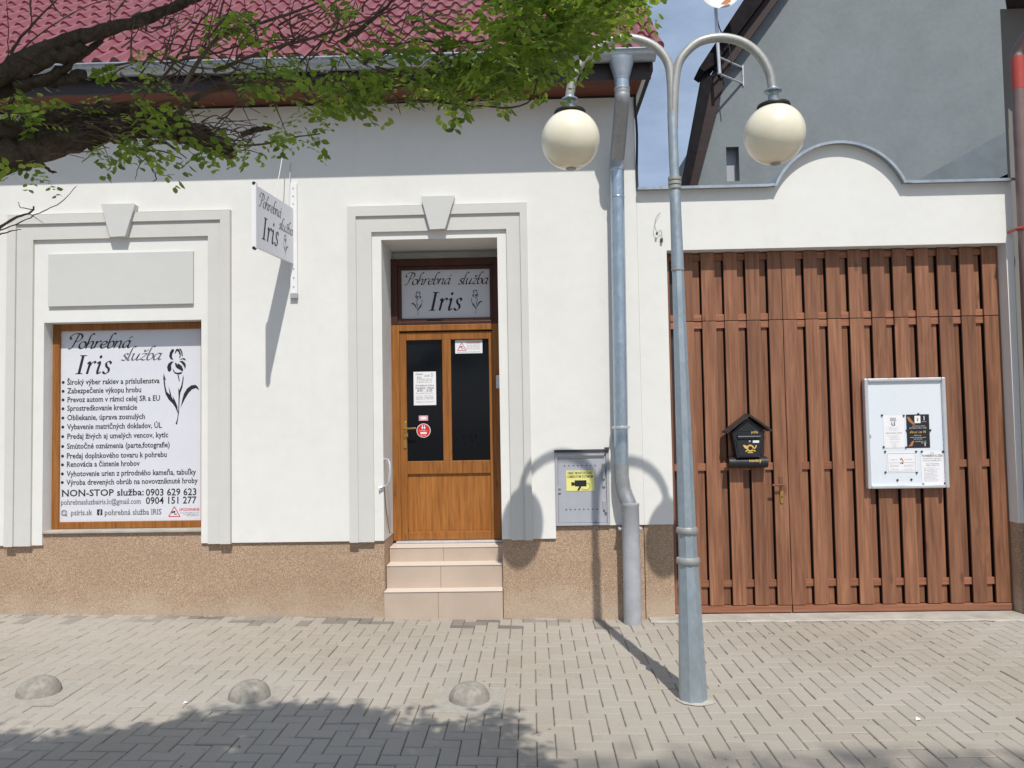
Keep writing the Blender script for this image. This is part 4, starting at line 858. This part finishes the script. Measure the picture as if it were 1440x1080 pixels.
pl3 = Plane((0, .0055, 1.288), v=(0, .18, .98), n=(0, -1, .15), lift=.004); gl_ = MB(); pl3.text(gl_, 'noviny', 1.885, 1.99, .004, .018, False, .012); obj('gold_lettering', gl_, M['gold'], roll)
pl4 = Plane((0, -.0115, 0), lift=.0015)
stroke(gd, pl4, [(.026 * math.cos(6.2832 * i / 16) + 1.892, .024 * math.sin(6.2832 * i / 16) + 1.412) for i in range(17)], .014)
pl4.put(gd, [[(1.872, 1.405), (1.876, 1.425), (1.846, 1.440), (1.828, 1.440), (1.838, 1.422), (1.850, 1.408)]], 0, 0, 1, 1, 0, 1.3); stroke(gd, pl4, [(1.91, 1.40), (1.936, 1.415), (1.944, 1.438)], .010); stroke(gd, pl4, [(1.868, 1.395), (1.85, 1.385)], .010); stroke(gd, pl4, [(1.915, 1.395), (1.935, 1.385)], .010); stroke(gd, pl4, [(1.868, 1.374), (1.915, 1.374)], .007)
obj('post_horn', gd, M['gold'], bx)
pl4.rect(wh, 1.915, 1.969, 1.458, 1.478); obj('name_plate', wh, M['white'], bx); wh = MB(); pl4.put(wh, DOT(1.889, 1.472, .008), 0, 0, 1, 1); obj('lock', wh, M['alu'], bx)

# ------------------------------------------------------------------ notice board
NY = .062
NBD = thing('notice_board', (3.27, .08, 1.04), 'silver framed white notice board with papers on the brown gate', 'notice board')
x0, x1, z0, z1 = 2.916, 3.617, 1.038, 2.000
m = MB(); m.box(x0 + .02, x1 - .02, NY + .012, NY + .05, z0 + .02, z1 - .02); obj('back_panel', m, M['board'], NBD)
m = MB(); m.frame(x0, x1, z0, z1, .032, NY - .012, NY + .045); bf = obj('board_frame', m, M['alu'], NBD, .009)
m = MB(); m.lathe((2.952, NY + .008, 1.505), [(.009, -.004), (.009, .006)], 14, 'Y'); m.box(2.936, 2.966, NY + .004, NY + .012, 1.488, 1.498); obj('lock', m, M['cast'], bf)
PY = NY + .011
def sheet(name, px0, py0, px1, py1, mat, label, th=.0015): return notice(name, px0, py0, px1, py1, PY, mat, label, 'notice', th)
def pins(o, pts, Y=PY):
    for px, py in pts:
        u, v = U(px, py, Y); m = MB(); m.lathe((u, Y - .0015, v), [(.0085, -.0005), (.0085, .006), (.006, .009)], 12, 'Y'); obj('magnet', m, M['magnet'], o, smooth=True)
o, pl, w, h = sheet('notice', 1241.5, 584.5, 1272.5, 629.5, 'paper', 'white portrait death notice left of the black notice')
ink = MB(); pp = MB(); pl.rect(pp, w * .33, w * .62, h * .82, h * .93); stroke(ink, pl, [(w * .4, h * .78), (w * .42, h * .7), (w * .48, h * .69)], .008); stroke(ink, pl, [(w * .56, h * .8), (w * .52, h * .76), (w * .56, h * .7), (w * .5, h * .69)], .008)
for y, t_ in ((.60, 0), (.54, 0), (.36, 0), (.31, 0), (.25, 0), (.17, 0)): pl.scribble(pp, w * random.uniform(.15, .3), w * random.uniform(.7, .85), h * y, .009)
pl.scribble(ink, w * .1, w * .9, h * .44, .012); stroke(pp, pl, [(w * .5 + .014 * math.cos(6.2832 * i / 12), h * .08 + .014 * math.sin(6.2832 * i / 12)) for i in range(13)], .003)
obj('lettering', ink, M['greyink'], o); obj('fine_lettering', pp, M['paleink'], o); pins(o, [(1240, 584), (1270.5, 584.5), (1242.5, 628.5), (1274, 629)])
o, pl, w, h = sheet('notice', 1274, 583, 1308, 629.5, 'ink', 'black printed notice with gold and white writing on the board')
ink = MB(); wd = MB(); gd = MB(); pl.rect(ink, w * .36, w * .62, h * .74, h * .96); pl.put(wd, [[(w * .03, h * .93), (w * .12, h * .93), (w * .38, h * .7), (w * .3, h * .69), (w * .1, h * .8)], [(w * .05, h * .04), (w * .22, h * .06), (w * .32, h * .22), (w * .22, h * .2)]], 0, 0, 1, 1)
stroke(gd, pl, [(w * .47, h * .9), (w * .49, h * .8), (w * .52, h * .9)], .008, 0, 0); stroke(ink, pl, [(w * .78, h * .82), (w * .78, h * .95)], .006); pl.scribble(ink, w * .68, w * .9, h * .77, .008)
for y, a_, b_ in ((.64, .25, .85), (.58, .12, .9), (.36, .32, .66), (.30, .15, .85), (.25, .3, .7)): pl.scribble(ink, w * a_, w * b_, h * y, .009)
pl.scribble(gd, w * .14, w * .86, h * .44, .022); pl.scribble(ink, w * .36, w * .85, h * .18, .009); pl.scribble(ink, w * .62, w * .85, h * .13, .009); stroke(ink, pl, [(w * .78, h * .05), (w * .78, h * .14)], .006)
for p in gd.v: p.y -= .0008
obj('white_lettering', ink, M['white'], o); obj('printed_wood', wd, flat('print_wood', (.4, .17, .07), .6), o); obj('gold_lettering', gd, M['gold'], o); pins(o, [(1291, 582), (1275, 605), (1308, 605)])
o, pl, w, h = sheet('notice', 1246, 636, 1289.5, 664, 'paper', 'white landscape notice with small coloured picture below the portrait notice')
ink = MB(); pp = MB(); og = MB(); stroke(pp, pl, [(.012, .012), (w - .012, .012), (w - .012, h - .012), (.012, h - .012), (.012, .012)], .003); pl.scribble(pp, w * .14, w * .4, h * .6, .014); pl.scribble(pp, w * .6, w * .85, h * .6, .014); pl.rect(pp, w * .08, w * .92, h * .47, h * .485)
for y in (.34, .28, .14): pl.scribble(pp, w * .12, w * .42, h * y, .008); pl.scribble(pp, w * .58, w * .9, h * y, .008)
stroke(og, pl, [(w * .46, h * .6), (w * .49, h * .7), (w * .53, h * .62), (w * .56, h * .52)], .009); pl.put(ink, [[(w * .45, h * .42), (w * .49, h * .42), (w * .49, h * .52)], [(w * .51, h * .42), (w * .56, h * .42), (w * .52, h * .53)]], 0, 0, 1, 1, 0, 1.5)
obj('lettering', ink, M['ink'], o); obj('fine_lettering', pp, M['paleink'], o); obj('coloured_print', og, M['orange'], o); pins(o, [(1244.5, 635), (1288, 635), (1245, 664), (1289, 664.5)])
o, pl, w, h = sheet('notice', 1294.5, 635, 1329, 681.5, 'paper', 'white sheet of dense print at the lower right corner of the board')
ink = MB(); pp = MB(); stroke(pp, pl, [(w * .42, h * .92), (w * .56, h * .92), (w * .56, h * .97), (w * .42, h * .97), (w * .42, h * .92)], .003); pl.text(ink, 'POHREBNÁ SLUŽBA', w * .05, w * .95, h * .84, .012, False, .012)
for y in (.77, .71): pl.scribble(ink, w * .08, w * .92, h * y, .010)
for y in (.62, .57): pl.scribble(ink, w * .2, w * .8, h * y, .009)
for i in range(11): pl.scribble(pp, w * .12, w * random.uniform(.55, .9), h * (.5 - i * .04), .008)
obj('lettering', ink, M['greyink'], o); obj('fine_lettering', pp, M['paleink'], o); pins(o, [(1296, 635), (1325.5, 635), (1298, 681), (1328.5, 679.5)])
for i, (px, py) in enumerate(((1262, 675), (1281.5, 674.3))):
    u, v = U(px, py, PY); m = MB(); m.lathe((u, PY, v), [(.009, .0), (.009, .006), (.006, .009)], 14, 'Y')
    tag(obj('magnet', m, M['magnet'], smooth=True), 'loose round magnet below the landscape notice, ' + ('left of the pair' if i == 0 else 'right of the pair'), 'magnet', 'loose magnets on the board')
# ------------------------------------------------------------------ street tree reaching in from the left
rt = random.Random(12)
def near(px, py, d): return at(px, py, CAM.y + d)
TR = thing('street_tree', (-3.0, -4.5, ground(-3, -4.5)), 'gnarled street tree whose leafy boughs hang in front of the red roof', 'tree')
wood_mb = MB(); tw = MB(); lf = MB()
def wob(P, a):
    return [p + Vector((rt.gauss(0, a), rt.gauss(0, a), rt.gauss(0, a))) for p in P]
def limb(mb, pts, r0, r1, n=10, a=0., k=6):
    P = catmull(pts, k); P = wob(P, a) if a else P; m_ = len(P) - 1
    mb.tube(P, [(r0 + (r1 - r0) * i / m_) * (1 + (rt.uniform(-.12, .12) if a else 0)) for i in range(m_ + 1)], n); return P
T0 = Vector((-3.0, -4.5, -.06)); fork = Vector((-2.75, -4.45, 2.15))
limb(wood_mb, [T0, (-3.02, -4.5, .6), (-2.95, -4.47, 1.4), fork], .21, .15, 14, .006)
limb(wood_mb, [T0 + Vector((0, 0, -.05)), T0 + Vector((0, 0, .25))], .30, .19, 14)
limb(wood_mb, [fork, (-3.0, -4.7, 3.0), (-2.95, -5.4, 3.9), (-2.8, -6.2, 4.6)], .13, .05, 10, .008)
limb(wood_mb, [(-2.95, -4.8, 3.7), (-2.2, -5.8, 4.3), (-1.3, -6.3, 4.7), (-.5, -6.4, 4.9)], .05, .015, 8, .006)
L = lambda pts, d0, d1: [near(px, py, d0 + (d1 - d0) * i / (len(pts) - 1)) for i, (px, py) in enumerate(pts)]
# the heavy lower limb, ragged and knotted, with its broken end
limb(wood_mb, [fork] + L([(-160, 262), (-40, 236), (60, 207), (130, 190), (205, 182), (262, 194), (330, 216)], 2.15, 2.35), .066, .014, 14, .007, 7)
limb(wood_mb, L([(-60, 205), (30, 182), (110, 160), (190, 158), (250, 175)], 2.2, 2.35), .040, .016, 12, .006, 6)
limb(wood_mb, L([(235, 168), (285, 190), (325, 214)], 2.3, 2.33), .030, .022, 10, .006)
limb(wood_mb, [fork + Vector((.05, 0, .1))] + L([(-150, 190), (-20, 118), (40, 82), (105, 55), (185, 32), (262, 4), (300, -14)], 2.1, 2.3), .036, .011, 12, .002)
limb(wood_mb, L([(-30, 122), (40, 96), (85, 78), (117, 68)], 2.16, 2.2), .024, .019, 10, .003)
limb(wood_mb, L([(20, 122), (70, 108), (105, 84), (135, 62), (158, 40)], 2.18, 2.28), .017, .006, 8, .002)
limb(wood_mb, L([(-40, 140), (40, 118), (80, 114), (120, 105)], 2.2, 2.25), .022, .016, 8, .003)
limb(wood_mb, L([(340, 189), (352, 185), (362, 182), (382, 179)], 2.33, 2.34), .010, .007, 8, .001)
limb(tw, L([(246, 166), (262, 150), (290, 130), (330, 121), (390, 116), (470, 112)], 2.3, 2.4), .0125, .010, 10, .001)
limb(tw, L([(430, 118), (480, 112), (540, 103), (610, 95), (660, 75), (705, 45), (745, 20), (770, -10)], 2.38, 2.3), .012, .005, 8, .002)
for pts, r in (([(510, 90), (540, 75), (585, 55), (620, 62), (680, 58), (740, 50), (790, 20)], .006), ([(250, 130), (300, 60), (340, 40), (420, 15), (500, -20)], .007), ([(300, 100), (380, 70), (470, 45), (560, 10)], .006), ([(480, 60), (520, 30), (560, -8)], .008), ([(470, 112), (520, 140), (600, 142), (680, 150), (740, 145), (760, 100)], .005),
    ([(215, 130), (250, 80), (275, 40), (310, -5)], .005), ([(15, 75), (40, 40), (80, 0)], .005), ([(20, 80), (60, 45), (110, 15), (160, -5)], .003), ([(70, 0), (85, 20), (92, 24)], .003), ([(380, 15), (410, 40), (430, -5)], .002), ([(10, 90), (12, 40), (8, -5)], .002), ([(42, -5), (44, 25), (40, 50)], .003),
    ([(320, 90), (345, 110), (330, 150), (300, 180)], .004), ([(230, 90), (300, 75), (360, 60), (430, 55)], .004), ([(-10, 326), (20, 308), (40, 300), (48, 290)], .0045), ([(-10, 328), (30, 312), (60, 297), (85, 285), (108, 262)], .0022), ([(-10, 335), (10, 326), (30, 322)], .0028), ([(48, 295), (30, 292), (25, 284)], .0018), ([(40, 300), (62, 314)], .0012), ([(55, 226), (70, 240), (80, 242)], .006), ([(205, 222), (212, 235), (220, 250), (215, 256)], .0025), ([(205, 222), (195, 235), (190, 252)], .002), ([(212, 235), (225, 246), (245, 246)], .0015), ([(300, 195), (350, 205), (400, 196), (450, 188)], .004), ([(120, 170), (170, 200), (200, 225)], .004)):
    limb(tw, L(pts, rt.uniform(2.1, 2.45), rt.uniform(2.1, 2.45)), r, r * .45, 6, .0012, 5)
def leaflet(p, t, u, s):
    n = t.cross(u); w = s * .33; f = n * s * .07
    m1 = p + t * s * .35; m2 = p + t * s * .72; tip = p + t * s
    i = len(lf.v); lf.v += [p, m1 + u * w + f, m2 + u * w * .8 + f, tip, m2 - u * w * .8 + f, m1 - u * w + f]
    lf.f += [(i, i + 1, i + 2, i + 3), (i, i + 3, i + 4, i + 5)]; lf.r += [lf.rnd] * 2
def leaf_(p, s=1.0, tone=None):
    a = rt.uniform(0, 6.28); dr = Vector((math.cos(a), math.sin(a), rt.uniform(-.75, .25))).normalized(); ln = rt.uniform(.07, .15) * s
    side = dr.cross(Vector((0, 0, 1))).normalized(); side = (side + Vector((rt.gauss(0, .3), rt.gauss(0, .3), rt.gauss(0, .45)))).normalized(); k = rt.choice((3, 4, 4, 5)); z = rt.uniform(.55, 1.15)
    base = rt.gauss(.45, .2) if tone is None else tone
    for i in range(k):
        q = p + dr * ln * (i + .6) / k + Vector((0, 0, -.25 * ln * ((i + 1) / k) ** 2))
        for sg in (-1, 1):
            lf.rnd = min(1, max(0, base + rt.gauss(0, .12))); t = (side * sg + dr * .45 + Vector((0, 0, -rt.uniform(.0, .5)))).normalized(); u = (dr - t * dr.dot(t)).normalized()
            leaflet(q, t, u, .033 * z * s * rt.uniform(.75, 1.2))
    t = (dr + Vector((0, 0, -.4))).normalized(); u = side; leaflet(p + dr * ln, t, (u - t * u.dot(t)).normalized(), .034 * z * s)
CL = [(822, 18, 42, 24, 105), (755, 48, 44, 36, 105), (695, 92, 42, 28, 85), (632, 116, 44, 18, 55), (555, 112, 48, 20, 50), (490, 122, 40, 16, 45), (730, -5, 60, 20, 60), (862, 2, 24, 18, 40), (776, 62, 26, 26, 40), (825, -20, 60, 20, 60), (685, 128, 40, 10, 16),
      (600, 60, 50, 32, 16), (520, 70, 50, 35, 14), (450, 150, 50, 12, 16), (655, 60, 40, 40, 30), (310, 25, 28, 32, 22), (200, 105, 35, 40, 26), (40, 150, 36, 24, 32), (110, 140, 40, 20, 16), (225, 150, 50, 28, 30), (235, 212, 60, 16, 30), (320, 195, 30, 14, 14), (420, 188, 36, 8, 20), (130, 195, 60, 25, 18), (40, 238, 34, 14, 16), (365, 110, 60, 25, 26), (350, 30, 24, 30, 12), (5, 104, 10, 6, 6), (480, 20, 60, 25, 10), (420, 95, 60, 30, 16)]
for cx, cy, rx, ry, n in CL:
    d0 = rt.uniform(2.15, 2.3); n = int(n * (.72 if cx < 470 else .85)); sc_ = .86 if cx < 470 else .95
    for _ in range(n):
        a = rt.uniform(0, 6.283); r = rt.random() ** .5; leaf_(near(cx + rx * r * math.cos(a), cy + ry * r * math.sin(a), d0 + rt.uniform(-.22, .16)), rt.uniform(.7, 1.1) * sc_)
    if n > 20:
        for _ in range(5):
            a = rt.uniform(0, 6.28); s_ = near(cx - rx * .8, cy + ry * .3, d0); e_ = near(cx + rx * .8 * math.cos(a), cy + ry * .8 * math.sin(a), d0 + rt.uniform(-.1, .1)); mid = (s_ + e_) / 2 + Vector((0, 0, rt.uniform(-.03, .06))); limb(tw, [s_, mid, e_], .004, .0015, 5, .001, 4)
for _ in range(210):                                # fine dead twigs through the bough
    px, py = rt.uniform(150, 620), rt.uniform(15, 130); d0 = rt.uniform(2.1, 2.5); a = rt.uniform(-1.2, 1.6); q = rt.uniform(25, 80)
    limb(tw, L([(px, py), (px + q * .5 * math.cos(a) + rt.gauss(0, 6), py - q * .5 * math.sin(a)), (px + q * math.cos(a), py - q * math.sin(a) + rt.gauss(0, 8))], d0, d0 + rt.uniform(-.1, .1)), rt.uniform(.0014, .0042), .001, 5, 0, 4)
for _ in range(170):                                # vine stems clinging along the heavy limb
    px = rt.uniform(20, 330); py = 215 - 35 * math.sin(max(0, min(1, px / 210)) * 1.6) + rt.gauss(-14, 14) + (22 if px > 250 else 0); q = rt.uniform(15, 60); d0 = 2.2
    limb(tw, L([(px, py), (px + q * .5, py + rt.gauss(0, 8)), (px + q, py + rt.gauss(4, 10))], d0, d0 + .03), rt.uniform(.0012, .0028), .001, 5, 0, 4)
# the part of the crown above and behind the picture that shades the pavement
for _ in range(5600):
    d = rt.uniform(.4, 2.0); x = rt.uniform(-3.8, .6) + rt.gauss(0, .1); z = rt.uniform(3.6, 5.0)
    sy = CAM.y + d + z / 1.44
    if sy > -2.25 - .25 * math.sin(x * 2.1) - .25 * max(0, x + .3): continue
    if math.sin(x * 5.3 + 1.3 * math.sin(sy * 4)) * math.sin(sy * 6.1 + x * 1.7) > .42 + .3 * rt.random(): continue
    leaf_(Vector((x, CAM.y + d, z)), 1.9)
obj('trunk', wood_mb, M['bark'], TR, smooth=70); obj('twigs', tw, M['twig'], TR, smooth=60); obj('crown', lf, M['leaf'], TR)
# tall tree across the pavement, behind the viewer: its thin crown half shades the near paving
T2 = thing('street_tree', (3.4, -12, -.05), 'tall thin crowned street tree standing across the pavement from the white house', 'tree')
m = MB(); lf = MB(); limb(m, [(3.4, -12, -.1), (3.35, -12, 4), (3.3, -11.9, 8), (3.3, -11.8, 11.5)], .2, .03, 12, .01)
for i in range(14): z = rt.uniform(6, 9); a = rt.uniform(0, 6.28); limb(m, [(3.3, -11.9, z), (3.3 + math.cos(a) * .9, -11.9 + math.sin(a) * .3, z + .9), (3.3 + math.cos(a) * 1.9, -11.9 + math.sin(a) * .6, z + 1.8)], .035, .008, 6, .01)
for _ in range(1500):
    x = rt.uniform(.8, 5.2); z = rt.uniform(9, 13); y0 = -2.62 - z / 1.46 - rt.random() ** .75 * .95 + rt.gauss(0, .05); leaf_(Vector((x, y0, z)), 1.25)
for _ in range(400): leaf_(Vector((rt.uniform(1.5, 6), -12 + rt.gauss(0, .7), rt.uniform(7, 11))), 2.4)
obj('trunk', m, M['bark'], T2, smooth=60); obj('crown', lf, M['leaf'], T2)
# scraps of litter on the paving
for i, (px, py, lb) in enumerate(((1291, 1013, 'small white paper scrap on the paving right of the lamp post'), (260, 990, 'tiny white scrap on the paving beside the middle concrete dome'), (1085, 867, 'tiny pale scrap on the paving below the wooden gate'))):
    d = ray(px, py); z = .0
    for _ in range(4): t = (z - CAM.z) / d.z; p = CAM + d * t; z = ground(p.x, p.y)
    m = MB(); s_ = (.018, .012, .012)[i]; m.add([(p.x - s_, p.y - s_ * .5, z + .004), (p.x + s_ * .8, p.y - s_ * .6, z + .010), (p.x + s_, p.y + s_ * .5, z + .006), (p.x - s_ * .2, p.y + s_ * .7, z + .016), (p.x, p.y, z + .001)], [(0, 1, 4), (1, 2, 4), (2, 3, 4), (3, 0, 4)])
    tag(obj('paper_scrap', m, M['paper']), lb, 'litter', 'scraps of litter on the paving')
# grit and crumbs, thickest along the foot of the wall
g_ = MB(); rg = random.Random(31)
for k in range(1500):
    if k < 900: x = rg.uniform(-5.2, .95); y = .02 - abs(rg.gauss(0, .05))
    elif k < 1100: x = rg.uniform(1, 4.6); y = -.12 - abs(rg.gauss(0, .07))
    else: x = rg.uniform(-5, 5); y = rg.uniform(-3.2, -.1)
    if -1.3 < x < -.26 and y > -.04: y -= .05
    z = ground(x, y); s_ = rg.uniform(.0012, .0042) if k < 1480 else rg.uniform(.005, .009); a = rg.uniform(0, 6.28); g_.rnd = rg.random()
    c, q = math.cos(a) * s_, math.sin(a) * s_
    g_.add([(x + c, y + q, z), (x - q, y + c, z), (x - c, y - q, z), (x + q, y - c, z), (x, y, z + s_ * 1.1)], [(0, 1, 4), (1, 2, 4), (2, 3, 4), (3, 0, 4)])
tag(obj('grit', g_, M['grit']), 'fine grit and crumbs scattered over the paving and along the wall foot', 'grit', kind='stuff')
